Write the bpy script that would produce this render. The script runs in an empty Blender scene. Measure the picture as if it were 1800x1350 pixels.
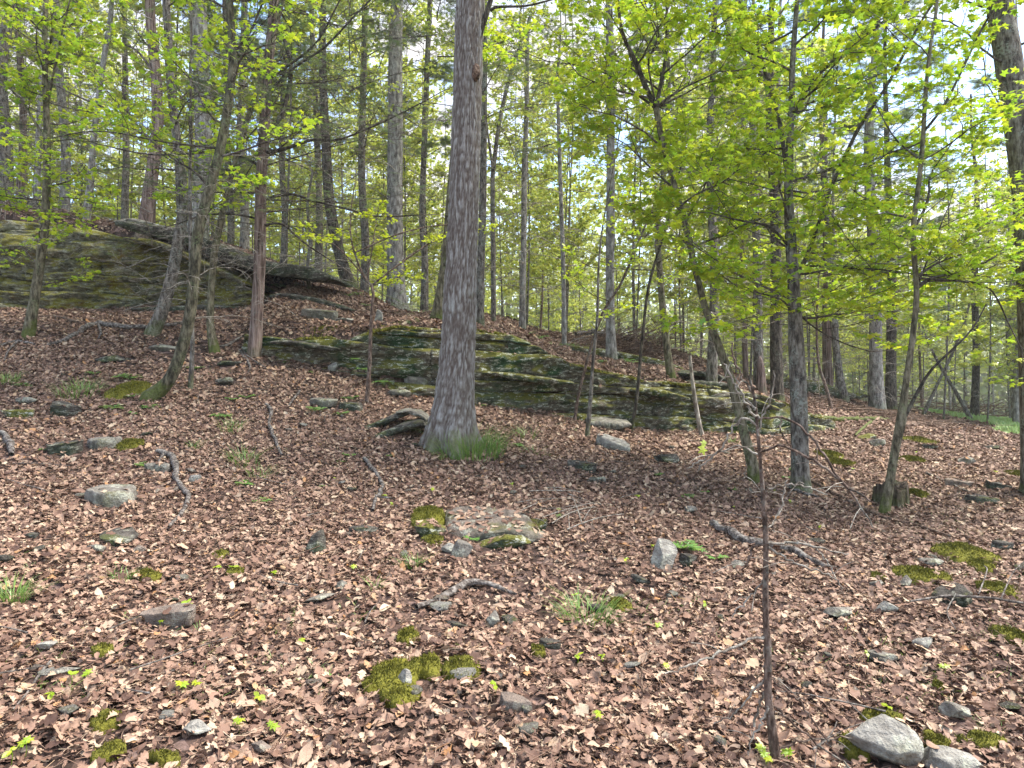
import bpy, math, random
import numpy as np
from mathutils import Vector

# ------------------------------------------------------------------ camera, sky, sun, exposure
scene = bpy.context.scene
COL = scene.collection
FOC = 1216.0            # focal length in photo pixels (photo 1800 x 1350)
CAMZ = 1.6
cam_data = bpy.data.cameras.new('camera')
cam_data.sensor_width = 36.0
cam_data.lens = 36.0 * FOC / 1800.0
cam_data.clip_start = 0.05
cam_data.clip_end = 2000.0
cam = bpy.data.objects.new('camera', cam_data)
COL.objects.link(cam)
cam.location = (0, 0, CAMZ)
cam.rotation_euler = (math.radians(90), 0, 0)
scene.camera = cam

SUN_EL, SUN_AZ = math.radians(58), math.radians(80)    # azimuth measured from +Y towards +X
world = bpy.data.worlds.new('World')
scene.world = world
world.use_nodes = True
nt = world.node_tree
nt.nodes.clear()
wo = nt.nodes.new('ShaderNodeOutputWorld')
bg = nt.nodes.new('ShaderNodeBackground'); bg.inputs['Strength'].default_value = 0.12
sky = nt.nodes.new('ShaderNodeTexSky'); sky.sky_type = 'NISHITA'; sky.sun_disc = False
sky.sun_elevation = SUN_EL; sky.sun_rotation = SUN_AZ; sky.air_density = 1.0; sky.dust_density = 0.4; sky.ozone_density = 1.6
tc = nt.nodes.new('ShaderNodeTexCoord')
mp = nt.nodes.new('ShaderNodeMapping'); mp.inputs['Scale'].default_value = (1.0, 1.0, 2.2); mp.inputs['Location'].default_value = (1.35, 0.8, 0.2)
cn = nt.nodes.new('ShaderNodeTexNoise'); cn.inputs['Scale'].default_value = 2.6; cn.inputs['Detail'].default_value = 9; cn.inputs['Roughness'].default_value = 0.58
cr = nt.nodes.new('ShaderNodeValToRGB'); cr.color_ramp.elements[0].position = 0.45; cr.color_ramp.elements[1].position = 0.58
cr.color_ramp.elements[0].color = (0.08, 0.08, 0.08, 1)
mx = nt.nodes.new('ShaderNodeMix'); mx.data_type = 'RGBA'
CLOUD = 2.4
mx.inputs[7].default_value = (CLOUD, CLOUD * 0.985, CLOUD * 0.98, 1)
nt.links.new(tc.outputs['Generated'], mp.inputs['Vector'])
nt.links.new(mp.outputs['Vector'], cn.inputs['Vector'])
nt.links.new(cn.outputs['Fac'], cr.inputs['Fac'])
nt.links.new(cr.outputs['Color'], mx.inputs[0])
nt.links.new(sky.outputs['Color'], mx.inputs[6])
nt.links.new(mx.outputs[2], bg.inputs['Color'])
nt.links.new(bg.outputs['Background'], wo.inputs['Surface'])

sun_data = bpy.data.lights.new('sun', 'SUN')
sun_data.energy = 2.3
sun_data.angle = math.radians(28)
sun_data.color = (1.0, 0.95, 0.86)
sun = bpy.data.objects.new('sun', sun_data)
COL.objects.link(sun)
sd = Vector((math.cos(SUN_EL) * math.sin(SUN_AZ), math.cos(SUN_EL) * math.cos(SUN_AZ), math.sin(SUN_EL)))
sun.rotation_euler = sd.to_track_quat('Z', 'Y').to_euler()

scene.view_settings.view_transform = 'Standard'
scene.view_settings.look = 'None'
scene.view_settings.gamma = 1.0
scene.view_settings.use_curve_mapping = False
scene.view_settings.exposure = 2.3
scene.cycles.max_bounces = 9
scene.cycles.diffuse_bounces = 6
scene.cycles.glossy_bounces = 2
scene.cycles.transmission_bounces = 4
scene.cycles.use_denoising = True

# ------------------------------------------------------------------ numeric helpers
def P(px, py, D):
    return np.array([(px - 900.0) / FOC * D, D, CAMZ - (py - 675.0) / FOC * D])

def _hash(ix, iy, iz, seed):
    h = (ix.astype(np.int64) * 374761393 + iy.astype(np.int64) * 668265263 + iz.astype(np.int64) * 2147483647 + seed * 974634777) & 0xFFFFFFFF
    h = ((h ^ (h >> 13)) * 1274126177) & 0xFFFFFFFF
    h = ((h ^ (h >> 16)) * 2246822519) & 0xFFFFFFFF
    h = h ^ (h >> 15)
    return (h & 0xFFFFFF) / float(0xFFFFFF)

def vnoise(p, seed=0):
    """smooth value noise in -1..1 at (N,3) points"""
    p = np.asarray(p, float)
    i = np.floor(p).astype(np.int64); f = p - i; f = f * f * (3 - 2 * f)
    r = 0
    for dx in (0, 1):
        wx = f[:, 0] if dx else 1 - f[:, 0]
        for dy in (0, 1):
            wy = f[:, 1] if dy else 1 - f[:, 1]
            for dz in (0, 1):
                wz = f[:, 2] if dz else 1 - f[:, 2]
                r = r + wx * wy * wz * _hash(i[:, 0] + dx, i[:, 1] + dy, i[:, 2] + dz, seed)
    return r * 2 - 1

def fbm(p, octv=4, seed=0, gain=0.5):
    p = np.asarray(p, float); s = 0; a = 1.0; t = 0
    for k in range(octv):
        s = s + a * vnoise(p * (2.03 ** k) + 17.3 * k, seed + k); t += a; a *= gain
    return s / t

def sstep(a, b, x):
    t = np.clip((x - a) / (b - a), 0, 1)
    return t * t * (3 - 2 * t)

def unit(v):
    v = np.asarray(v, float)
    return v / (np.linalg.norm(v) + 1e-12)

def catmull(pts, n):
    """pts (K,d) -> (n,d) smooth curve through the points"""
    pts = np.asarray(pts, float)
    K = len(pts)
    if K == 2:
        t = np.linspace(0, 1, n)[:, None]
        return pts[0] * (1 - t) + pts[1] * t
    ext = np.vstack([2 * pts[0] - pts[1], pts, 2 * pts[-1] - pts[-2]])
    seg = np.linalg.norm(np.diff(pts[:, :3], axis=0), axis=1)
    cum = np.r_[0, np.cumsum(seg)]; s = np.linspace(0, cum[-1], n)
    i = np.clip(np.searchsorted(cum, s, side='right') - 1, 0, K - 2)
    t = ((s - cum[i]) / np.maximum(seg[i], 1e-9))[:, None]
    p0, p1, p2, p3 = ext[i], ext[i + 1], ext[i + 2], ext[i + 3]
    return 0.5 * ((2 * p1) + (-p0 + p2) * t + (2 * p0 - 5 * p1 + 4 * p2 - p3) * t ** 2 + (-p0 + 3 * p1 - 3 * p2 + p3) * t ** 3)

CLEAR = []   # ellipses (x, y, rx, ry, chance of a leaf) kept nearly free of fallen leaves
class MB:
    """collects quads and triangles; build() links them as ONE mesh object"""
    def __init__(s):
        s.V = []; s.Q = []; s.T = []; s.n = 0; s.tint = []
    def add(s, v, quads=None, tris=None, tint=0.5):
        v = np.asarray(v, float).reshape(-1, 3)
        if quads is not None and len(quads): s.Q.append(np.asarray(quads, np.int64) + s.n)
        if tris is not None and len(tris): s.T.append(np.asarray(tris, np.int64) + s.n)
        s.V.append(v); s.n += len(v)
        s.tint.append(np.full(len(v), tint) if np.isscalar(tint) else np.asarray(tint, float))
    def mesh(s, name, mat, smooth=True, origin=None):
        v = np.concatenate(s.V)
        if origin is not None: v = v - np.asarray(origin)
        q = np.concatenate(s.Q) if s.Q else np.zeros((0, 4), np.int64)
        t = np.concatenate(s.T) if s.T else np.zeros((0, 3), np.int64)
        if (q.size and q.max() >= len(v)) or (t.size and t.max() >= len(v)): raise ValueError('bad face in ' + name)
        me = bpy.data.meshes.new(name)
        me.vertices.add(len(v)); me.vertices.foreach_set('co', v.astype(np.float32).ravel())
        nl = q.size + t.size
        me.loops.add(nl); me.loops.foreach_set('vertex_index', np.concatenate([q.ravel(), t.ravel()]).astype(np.int32))
        me.polygons.add(len(q) + len(t))
        ls = np.concatenate([np.arange(len(q)) * 4, q.size + np.arange(len(t)) * 3]).astype(np.int32)
        me.polygons.foreach_set('loop_start', ls)
        me.update(calc_edges=True)
        me.polygons.foreach_set('use_smooth', np.full(len(q) + len(t), smooth, bool))
        a = me.attributes.new('tint', 'FLOAT', 'POINT')
        a.data.foreach_set('value', np.concatenate(s.tint).astype(np.float32))
        me.materials.append(mat)
        return me
    def build(s, name, mat, parent=None, smooth=True, origin=None):
        me = s.mesh(name, mat, smooth, origin)
        o = bpy.data.objects.new(name, me); COL.objects.link(o)
        if parent is not None: o.parent = parent
        return o

def link_mesh(name, me, parent=None):
    o = bpy.data.objects.new(name, me); COL.objects.link(o)
    if parent is not None: o.parent = parent
    return o

def empty(name, loc, label=None, cat=None, group=None, rz=0.0, scl=1.0):
    o = bpy.data.objects.new(name, None); COL.objects.link(o)
    o.location = [float(c) for c in loc]; o.rotation_euler = (0, 0, rz); o.scale = (scl, scl, scl)
    o.empty_display_size = 0.2
    return tag(o, label, cat, group)

def tag(o, label=None, cat=None, group=None, kind=None):
    if label: o['label'] = label
    if cat: o['category'] = cat
    if group: o['group'] = group
    if kind or cat: o['kind'] = kind or 'thing'
    return o

def tube(mb, pts, rad, sides=6, tint=0.5, cap=False, rfun=None):
    pts = np.asarray(pts, float); n = len(pts)
    rad = np.broadcast_to(np.asarray(rad, float), (n,))
    t = np.gradient(pts, axis=0); t /= (np.linalg.norm(t, axis=1)[:, None] + 1e-9)
    m = np.abs(t.sum(0)); ref = np.zeros(3); ref[int(np.argmin(m))] = 1.0
    a = np.cross(t, ref); a /= (np.linalg.norm(a, axis=1)[:, None] + 1e-9)
    b = np.cross(t, a)
    th = np.linspace(0, 2 * math.pi, sides, endpoint=False)
    c, s_ = np.cos(th), np.sin(th)
    R = rad[:, None] * (np.ones(sides) if rfun is None else rfun)
    v = pts[:, None, :] + R[..., None] * (c[None, :, None] * a[:, None, :] + s_[None, :, None] * b[:, None, :])
    i = np.arange(n - 1)[:, None] * sides; j = np.arange(sides)[None, :]; j2 = (j + 1) % sides
    q = np.stack([i + j, i + j2, i + sides + j2, i + sides + j], -1).reshape(-1, 4)
    tri = None
    v = v.reshape(-1, 3)
    if cap:
        v = np.vstack([v, pts[-1:]])
        k = (n - 1) * sides; jj = np.arange(sides)
        tri = np.stack([k + jj, k + (jj + 1) % sides, np.full(sides, n * sides)], -1)
    mb.add(v, q, tri, tint)

# ------------------------------------------------------------------ materials
class NT:
    def __init__(s, name):
        s.m = bpy.data.materials.new(name); s.m.use_nodes = True
        s.t = s.m.node_tree; s.t.nodes.clear()
        s.out = s.t.nodes.new('ShaderNodeOutputMaterial')
    def n(s, typ, ins=None, **props):
        nd = s.t.nodes.new('ShaderNode' + typ)
        for k, v in props.items(): setattr(nd, k, v)
        for k, v in (ins or {}).items():
            if hasattr(v, 'is_linked') or isinstance(v, bpy.types.NodeSocket): s.t.links.new(v, nd.inputs[k])
            else: nd.inputs[k].default_value = v
        return nd
    def coord(s, scale=(1, 1, 1), which='Object'):
        c = s.n('TexCoord')
        return s.n('Mapping', {'Vector': c.outputs[which], 'Scale': scale}).outputs['Vector']
    def noise(s, vec, scale, detail=4, rough=0.55, out='Fac'):
        return s.n('TexNoise', {'Vector': vec, 'Scale': scale, 'Detail': detail, 'Roughness': rough}).outputs[out]
    def ramp(s, fac, stops, interp='LINEAR'):
        r = s.n('ValToRGB', {'Fac': fac}); cr = r.color_ramp; cr.interpolation = interp
        while len(cr.elements) < len(stops): cr.elements.new(0.5)
        for e, (p, c) in zip(cr.elements, stops):
            e.position = p; e.color = (*c, 1) if len(c) == 3 else c
        return r.outputs['Color']
    def fac(s, fac, a, b):
        return s.n('MapRange', {'Value': fac, 'From Min': a, 'From Max': b}).outputs[0]
    def mix(s, f, a, b):
        nd = s.n('Mix', data_type='RGBA')
        for idx, v in ((0, f), (6, a), (7, b)):
            if isinstance(v, bpy.types.NodeSocket): s.t.links.new(v, nd.inputs[idx])
            elif idx == 0: nd.inputs[0].default_value = v
            else: nd.inputs[idx].default_value = (*v, 1)
        return nd.outputs[2]
    def math(s, op, a, b=0.0):
        nd = s.n('Math', operation=op)
        for i, v in ((0, a), (1, b)):
            if isinstance(v, bpy.types.NodeSocket): s.t.links.new(v, nd.inputs[i])
            else: nd.inputs[i].default_value = v
        return nd.outputs[0]
    def finish(s, color, rough=0.85, bump=None, bstr=0.5, bdist=0.02, spec=0.3):
        b = s.n('BsdfPrincipled', {'Roughness': rough, 'Specular IOR Level': spec})
        if isinstance(color, bpy.types.NodeSocket): s.t.links.new(color, b.inputs['Base Color'])
        else: b.inputs['Base Color'].default_value = (*color, 1)
        if bump is not None:
            bn = s.n('Bump', {'Height': bump, 'Strength': bstr, 'Distance': bdist})
            s.t.links.new(bn.outputs['Normal'], b.inputs['Normal'])
        s.t.links.new(b.outputs[0], s.out.inputs['Surface'])
        return s.m

def bark_mat(name, dark, mid, light, lichen=0.2, licol=(0.34, 0.37, 0.32), freq=24, stretch=0.32, moss=0.3, bstr=0.8, patch=None):
    k = NT(name)
    v = k.coord((1, 1, stretch)); vo = k.coord((1, 1, 1))
    n1 = k.noise(v, freq, 7, 0.65); n2 = k.noise(vo, 5, 5, 0.6); n3 = k.noise(vo, 38, 4, 0.6)
    c = k.ramp(n1, [(0.38, dark), (0.5, mid), (0.62, light)])
    c = k.mix(k.math('MULTIPLY', k.fac(n2, 0.5, 0.62), k.math('MULTIPLY', k.fac(n3, 0.45, 0.58), lichen)), c, licol)
    if patch:
        np_ = k.noise(k.coord((1, 1, 0.5)), 2.3, 3, 0.5)
        c = k.mix(k.fac(np_, 0.5, 0.6), c, patch)
    if moss > 0:
        z = k.n('SeparateXYZ', {'Vector': k.n('TexCoord').outputs['Object']}).outputs['Z']
        mz = k.math('ADD', k.fac(z, 0.45, 0.0), k.math('MULTIPLY', k.math('SUBTRACT', n2, 0.5), 2.6))
        mossc = k.mix(n3, (0.035, 0.05, 0.012), (0.13, 0.15, 0.03))
        c = k.mix(k.math('MULTIPLY', k.fac(mz, 0.35, 0.75), moss), c, mossc)
    h = k.math('ADD', n1, k.math('MULTIPLY', n3, 0.35))
    return k.finish(c, 0.9, h, 1.0, 0.03, 0.15)

def leaf_mat(name, a, b, c3, trans=0.5, gloss=0.04):
    k = NT(name)
    t = k.n('Attribute', attribute_name='tint').outputs['Fac']
    c = k.ramp(t, [(0.0, a), (0.5, b), (1.0, c3)])
    d = k.n('BsdfDiffuse', {'Color': c}); tr = k.n('BsdfTranslucent', {'Color': c})
    m = k.n('MixShader', {0: trans, 1: d.outputs[0], 2: tr.outputs[0]})
    g = k.n('BsdfGlossy', {'Roughness': 0.45, 'Color': (1, 1, 1, 1)})
    m2 = k.n('MixShader', {0: gloss, 1: m.outputs[0], 2: g.outputs[0]})
    k.t.links.new(m2.outputs[0], k.out.inputs['Surface'])
    return k.m

M = {}
M['oak'] = None
M['grey'] = bark_mat('grey_bark', (0.04, 0.033, 0.028), (0.13, 0.11, 0.092), (0.25, 0.225, 0.195), 0.6, moss=0.5)
M['pale'] = bark_mat('pale_bark', (0.08, 0.07, 0.062), (0.21, 0.19, 0.17), (0.36, 0.34, 0.31), 0.6, moss=0.3, freq=16)
M['red'] = bark_mat('red_bark', (0.05, 0.032, 0.027), (0.17, 0.115, 0.095), (0.30, 0.225, 0.195), 0.25, stretch=0.07, moss=0.25, freq=30)
M['dark'] = bark_mat('dark_bark', (0.018, 0.014, 0.012), (0.06, 0.048, 0.038), (0.13, 0.11, 0.085), 0.4, (0.22, 0.23, 0.18), moss=0.5)
M['mossy'] = bark_mat('mossy_bark', (0.04, 0.033, 0.022), (0.13, 0.11, 0.07), (0.23, 0.2, 0.14), 0.5, (0.2, 0.24, 0.12), moss=0.8)
M['mossydark'] = bark_mat('dark_mossy_bark', (0.025, 0.022, 0.014), (0.085, 0.074, 0.048), (0.17, 0.15, 0.10), 0.45, (0.2, 0.24, 0.12), moss=0.7)
M['twig'] = bark_mat('twig_bark', (0.03, 0.022, 0.018), (0.09, 0.07, 0.058), (0.17, 0.14, 0.12), 0.3, moss=0.0)
M['deadtwig'] = bark_mat('dead_twig_bark', (0.13, 0.105, 0.085), (0.27, 0.23, 0.19), (0.44, 0.40, 0.34), 0.3, moss=0.0)
M['deadwood'] = bark_mat('weathered_wood', (0.035, 0.028, 0.024), (0.125, 0.103, 0.09), (0.27, 0.24, 0.215), 0.2, freq=26, stretch=1.0, moss=0.0)
M['brownwood'] = bark_mat('brown_dead_wood', (0.04, 0.025, 0.018), (0.14, 0.085, 0.06), (0.26, 0.18, 0.13), 0.2, freq=26, stretch=1.0, moss=0.0)
M['redstem'] = bark_mat('reddish_stem_bark', (0.04, 0.026, 0.02), (0.12, 0.08, 0.062), (0.24, 0.175, 0.14), 0.4, moss=0.0, freq=40)
M['maple'] = leaf_mat('spring_maple_leaf', (0.52, 0.56, 0.03), (0.36, 0.52, 0.03), (0.19, 0.37, 0.03), 0.58)
M['canopy'] = leaf_mat('far_spring_leaf', (0.56, 0.56, 0.10), (0.42, 0.50, 0.10), (0.25, 0.36, 0.10), 0.6)
M['hemlock'] = leaf_mat('hemlock_needle', (0.14, 0.17, 0.08), (0.12, 0.18, 0.08), (0.24, 0.30, 0.10), 0.5)
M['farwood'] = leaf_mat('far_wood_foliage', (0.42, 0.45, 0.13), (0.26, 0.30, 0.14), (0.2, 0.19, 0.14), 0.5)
M['grass'] = leaf_mat('grass_blade', (0.25, 0.33, 0.07), (0.16, 0.29, 0.05), (0.09, 0.19, 0.04), 0.35)
M['fern'] = leaf_mat('fern_frond', (0.24, 0.33, 0.06), (0.15, 0.29, 0.06), (0.09, 0.21, 0.06), 0.35)

# bark of the great oak: ridge height comes in as the tint attribute
k = NT('oak_bark')
t = k.n('Attribute', attribute_name='tint').outputs['Fac']
vo = k.coord(); n2 = k.noise(vo, 3.0, 5, 0.6); n3 = k.noise(k.coord((1, 1, 0.4)), 70, 5, 0.65); n4 = k.noise(vo, 1.1, 2)
c = k.ramp(k.math('ADD', t, k.math('MULTIPLY', k.math('SUBTRACT', n3, 0.5), 0.5)), [(0.1, (0.05, 0.032, 0.025)), (0.42, (0.125, 0.10, 0.085)), (0.65, (0.20, 0.178, 0.16)), (0.95, (0.31, 0.295, 0.275))])
c = k.mix(k.math('MULTIPLY', k.fac(n2, 0.5, 0.65), k.math('MULTIPLY', k.fac(t, 0.5, 0.9), 0.3)), c, (0.36, 0.38, 0.35))
z = k.n('SeparateXYZ', {'Vector': k.n('TexCoord').outputs['Object']}).outputs['Z']
mz = k.math('ADD', k.fac(z, 0.5, 0.0), k.math('MULTIPLY', k.math('SUBTRACT', n2, 0.5), 3.0))
c = k.mix(k.math('MULTIPLY', k.fac(mz, 0.45, 0.95), 0.75), c, k.mix(n3, (0.06, 0.07, 0.03), (0.2, 0.21, 0.1)))
M['oak'] = k.finish(c, 0.92, n3, 0.5, 0.01, 0.15)

def rock_mat(name, base_a, base_b, moss, mosscol, green, lich, layered=0.0, orange=0.0, topmoss=0.0, bias=0.0):
    k = NT(name)
    v = k.coord(); vl = k.coord((1, 1, 5.0))
    n1 = k.noise(v, 3.2, 6, 0.6); n2 = k.noise(v, 15, 6, 0.65); n3 = k.noise(v, 60, 4, 0.6); nl = k.noise(vl, 7.0, 6, 0.6)
    n5 = k.noise(k.coord((1, 1, 1.6)), 1.7, 4, 0.6)
    c = k.mix(k.fac(n2, 0.35, 0.65), base_a, base_b)
    if layered: c = k.mix(k.math('MULTIPLY', k.fac(nl, 0.5, 0.34), layered), c, (0.025, 0.022, 0.018))
    c = k.mix(k.math('MULTIPLY', k.fac(n5, 0.46, 0.62), green), c, k.mix(n2, (0.012, 0.035, 0.015), (0.05, 0.10, 0.04)))
    if orange: c = k.mix(k.math('MULTIPLY', k.fac(k.noise(k.coord((1, 1, 2)), 2.6, 4, 0.6), 0.56, 0.66), orange), c, (0.16, 0.095, 0.015))
    geo = k.n('NewGeometry'); nz = k.n('SeparateXYZ', {'Vector': geo.outputs['Normal']}).outputs['Z']
    mf = k.math('ADD', k.math('MULTIPLY', nz, topmoss), k.math('ADD', k.math('MULTIPLY', k.math('SUBTRACT', n1, 0.5), 3.2), bias))
    c = k.mix(k.math('MULTIPLY', k.fac(mf, 0.3, 0.7), moss), c, k.mix(k.fac(n3, 0.35, 0.65), tuple(0.45 * q for q in mosscol), mosscol))
    n6 = k.noise(k.coord((1, 1, 3.0 if layered > .3 else 1.0)), 9.0, 5, 0.7)
    c = k.mix(k.math('MULTIPLY', k.math('MULTIPLY', k.fac(n6, 0.54, 0.59), k.fac(n3, 0.38, 0.5)), lich), c, (0.40, 0.40, 0.32))
    h = k.math('ADD', k.math('ADD', n2, k.math('MULTIPLY', n3, 0.4)), k.math('MULTIPLY', nl, 1.2 * layered))
    return k.finish(c, 0.9, h, 0.9, 0.03, 0.2)

M['ledge_big'] = rock_mat('mossy_cliff_rock', (0.085, 0.078, 0.05), (0.24, 0.22, 0.15), 0.9, (0.25, 0.225, 0.035), 0.25, 0.6, layered=1.0, orange=0.85, topmoss=0.45, bias=0.42)
M['ledge_mid'] = rock_mat('lichen_ledge_rock', (0.055, 0.046, 0.034), (0.175, 0.152, 0.11), 0.8, (0.17, 0.16, 0.02), 0.95, 1.0, layered=0.4, orange=0.3, topmoss=0.8, bias=0.22)
M['slab'] = rock_mat('dark_slab_rock', (0.04, 0.034, 0.029), (0.125, 0.108, 0.09), 0.6, (0.12, 0.12, 0.02), 0.5, 0.5, layered=0.7, topmoss=0.4)
M['stone'] = rock_mat('grey_stone', (0.11, 0.097, 0.08), (0.27, 0.24, 0.205), 0.6, (0.16, 0.155, 0.03), 0.25, 0.6, layered=0.2, topmoss=0.3)
M['palestone'] = rock_mat('pale_stone', (0.16, 0.145, 0.125), (0.38, 0.355, 0.315), 0.45, (0.15, 0.145, 0.03), 0.15, 0.7, layered=0.1, topmoss=0.1)
M['mossrock'] = rock_mat('mossy_boulder_rock', (0.10, 0.08, 0.065), (0.24, 0.19, 0.155), 0.85, (0.17, 0.15, 0.025), 0.3, 0.6, layered=0.35, topmoss=0.1, bias=0.0)
M['redstone'] = rock_mat('reddish_stone', (0.12, 0.092, 0.075), (0.25, 0.195, 0.16), 0.4, (0.17, 0.16, 0.03), 0.1, 0.3, layered=0.3, topmoss=0.25)

k = NT('moss_cushion')
t = k.n('Attribute', attribute_name='tint').outputs['Fac']
v = k.coord(); n2 = k.noise(v, 9, 5, 0.6); n3 = k.noise(v, 90, 4, 0.7)
c = k.mix(k.fac(k.math('ADD', n2, k.math('MULTIPLY', k.math('SUBTRACT', t, 0.5), 0.5)), 0.3, 0.7), (0.05, 0.055, 0.012), (0.16, 0.15, 0.022))
c = k.mix(k.fac(n3, 0.45, 0.7), c, (0.24, 0.22, 0.04))
M['moss'] = k.finish(c, 0.95, n3, 1.0, 0.015, 0.1)

k = NT('leaf_litter_soil')
v = k.coord(); vo = k.n('TexVoronoi', {'Vector': v, 'Scale': 13.0, 'Randomness': 1.0}); n1 = k.noise(v, 0.7, 4); n2 = k.noise(v, 26, 5, 0.7)
c = k.ramp(k.n('SeparateColor', {'Color': vo.outputs['Color']}).outputs[0], [(0.0, (0.04, 0.025, 0.02)), (0.45, (0.10, 0.062, 0.05)), (0.75, (0.19, 0.125, 0.105)), (1.0, (0.27, 0.195, 0.165))], 'CONSTANT')
c = k.mix(k.fac(n2, 0.4, 0.7), c, (0.05, 0.033, 0.026))
M['soil'] = k.finish(c, 0.9, k.math('ADD', vo.outputs['Distance'], n2), 0.7, 0.03, 0.15)

# fallen leaves: every instanced leaf picks its own brown
k = NT('fallen_leaf')
r = k.math('FRACT', k.math('ADD', k.n('ObjectInfo').outputs['Random'], k.n('Attribute', attribute_name='tint').outputs['Fac']))
c = k.ramp(r, [(0.0, (0.07, 0.037, 0.026)), (0.25, (0.14, 0.077, 0.053)), (0.5, (0.235, 0.14, 0.098)), (0.74, (0.32, 0.207, 0.145)), (0.9, (0.41, 0.29, 0.2)), (0.95, (0.47, 0.37, 0.26)), (1.0, (0.34, 0.165, 0.065))])
v = k.coord(); n2 = k.noise(v, 14, 4, 0.6)
c = k.mix(k.math('MULTIPLY', k.fac(n2, 0.45, 0.75), 0.5), c, (0.09, 0.052, 0.04))
wv = k.n('TexCoord').outputs['Object']
b = k.n('BsdfPrincipled', {'Base Color': c, 'Roughness': 0.7, 'Specular IOR Level': 0.25})
k.t.links.new(b.outputs[0], k.out.inputs['Surface'])
M['litter'] = k.m
# ------------------------------------------------------------------ terrain
LED2 = np.array([  # photo column, distance, step height
    [400, 11.2, 0.0], [430, 11.0, 0.30], [520, 10.8, 0.45], [600, 10.6, 0.55], [700, 10.4, 0.95], [800, 10.5, 1.15], [900, 10.8, 1.10],
    [1000, 11.1, 0.85], [1100, 11.4, 0.80], [1200, 11.8, 0.75], [1300, 12.2, 0.75], [1400, 12.8, 0.50], [1460, 13.6, 0.15], [1500, 14.0, 0.0]])
L2X = (LED2[:, 0] - 900) / FOC * LED2[:, 1]
LED1 = np.array([[-400, 12.6, 1.9], [-150, 13.0, 1.9], [0, 13.1, 1.8], [150, 13.2, 1.66], [220, 13.2, 1.42], [300, 13.2, 1.12], [400, 13.0, 0.66], [440, 12.9, 0.38], [500, 12.8, 0.0]])
L1X = (LED1[:, 0] - 900) / FOC * LED1[:, 1]
def led2_y(x): return np.interp(x, L2X, LED2[:, 1])
def led1_y(x): return np.interp(x, L1X, LED1[:, 1])
def step_h(x, y):
    h2 = np.interp(x, L2X, LED2[:, 2], left=0, right=0) * sstep(0.05, 0.65, y - led2_y(x))
    h1 = np.interp(x, L1X, LED1[:, 2], right=0) * sstep(0.8, 1.7, y - led1_y(x))
    return h2 + h1
CP = [  # photo column, row, distance
    (0, 1350, 2.5), (900, 1350, 2.7), (1750, 1350, 2.8), (-300, 1100, 3.4), (0, 1100, 3.7), (450, 1100, 3.85), (900, 1100, 4.0), (1350, 1100, 4.15), (1750, 1100, 4.3),
    (0, 950, 4.95), (450, 950, 5.3), (900, 950, 5.6), (1350, 950, 6.0), (1750, 950, 6.3),
    (0, 850, 6.2), (450, 850, 6.8), (900, 850, 7.2), (1400, 862, 8.3), (1750, 850, 9.0),
    (0, 770, 7.4), (300, 770, 7.9), (600, 770, 8.4), (900, 790, 8.7), (1150, 800, 9.4), (1400, 800, 10.5), (1750, 790, 12.5),
    (0, 700, 8.7), (265, 700, 8.9), (470, 700, 9.3), (0, 640, 10.0), (50, 592, 11.0), (265, 592, 11.1), (300, 640, 10.2), (378, 620, 10.6), (600, 655, 10.6), (430, 625, 11.0), (520, 640, 10.8), (700, 690, 10.4), (800, 712, 10.5), (900, 722, 10.8),
    (1000, 737, 11.1), (1100, 752, 11.4), (1200, 757, 11.8), (1300, 765, 12.2), (1400, 765, 12.8), (1460, 757, 13.6), (1600, 745, 18.0),
    (-200, 545, 13.0), (0, 545, 13.0), (200, 546, 13.0), (400, 547, 12.9),
    (440, 560, 12.0), (480, 522, 13.2), (600, 545, 13.0), (650, 562, 12.0),
    (1550, 722, 22.0), (1700, 735, 32.0), (1800, 746, 33.0), (1800, 737, 50.0), (1950, 760, 26.0), (1700, 730, 60.0)]
BP = [  # behind the ledges: total height includes the step
    (950, 597, 19.0), (1000, 622, 15.0), (1075, 634, 13.8), (1100, 640, 14.0), (1200, 655, 14.0), (1250, 684, 13.0), (1300, 690, 14.5), (1350, 692, 17.0), (1500, 703, 22.0), (1100, 602, 21.0), (1250, 640, 19.0),
    (800, 575, 13.0), (870, 590, 12.5), (150, 388, 16.0), (0, 352, 17.0), (250, 402, 15.2), (345, 420, 15.0), (500, 488, 15.0), (612, 505, 16.0), (700, 550, 15.5), (700, 550, 17.0), (-300, 320, 17.0)]
ctrl = []
for a_ in CP:
    p = P(*a_); ctrl.append((p[0], p[1], p[2] - step_h(np.array([p[0]]), np.array([p[1]]))[0]))
for a_ in BP:
    p = P(*a_); ctrl.append((p[0], p[1], p[2] - step_h(np.array([p[0]]), np.array([p[1]]))[0]))
ctrl += [(0, -6, -0.3), (8, -4, -0.2), (-8, -4, 0.5), (0, 35, 2.6), (8, 42, 2.1), (-14, 30, 3.0), (-25, 30, 3.4), (2, 60, 1.0), (-30, 60, 1.0), (25, 70, -2.0), (-9, 20, 3.9), (-14, 21, 4.2), (-5, 24, 3.3), (16, 16, 0.2), (-18, 10, 2.6), (14, 5, 0.2)]
for a_ in np.linspace(0, 2 * math.pi, 14, endpoint=False): ctrl.append((150 * math.sin(a_), 20 + 150 * math.cos(a_), -3.0 if math.cos(a_) > -0.2 else 0.0))
ctrl = np.array(ctrl)
def _ker(r2): return 0.5 * r2 * np.log(r2 + 1e-9)
_A = _ker(((ctrl[:, None, :2] - ctrl[None, :, :2]) ** 2).sum(-1)); _n = len(ctrl)
_A[np.arange(_n), np.arange(_n)] += 0.35
_B = np.c_[np.ones(_n), ctrl[:, :2]]
_S = np.block([[_A, _B], [_B.T, np.zeros((3, 3))]])
_W = np.linalg.solve(_S, np.r_[ctrl[:, 2], 0, 0, 0])
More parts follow.
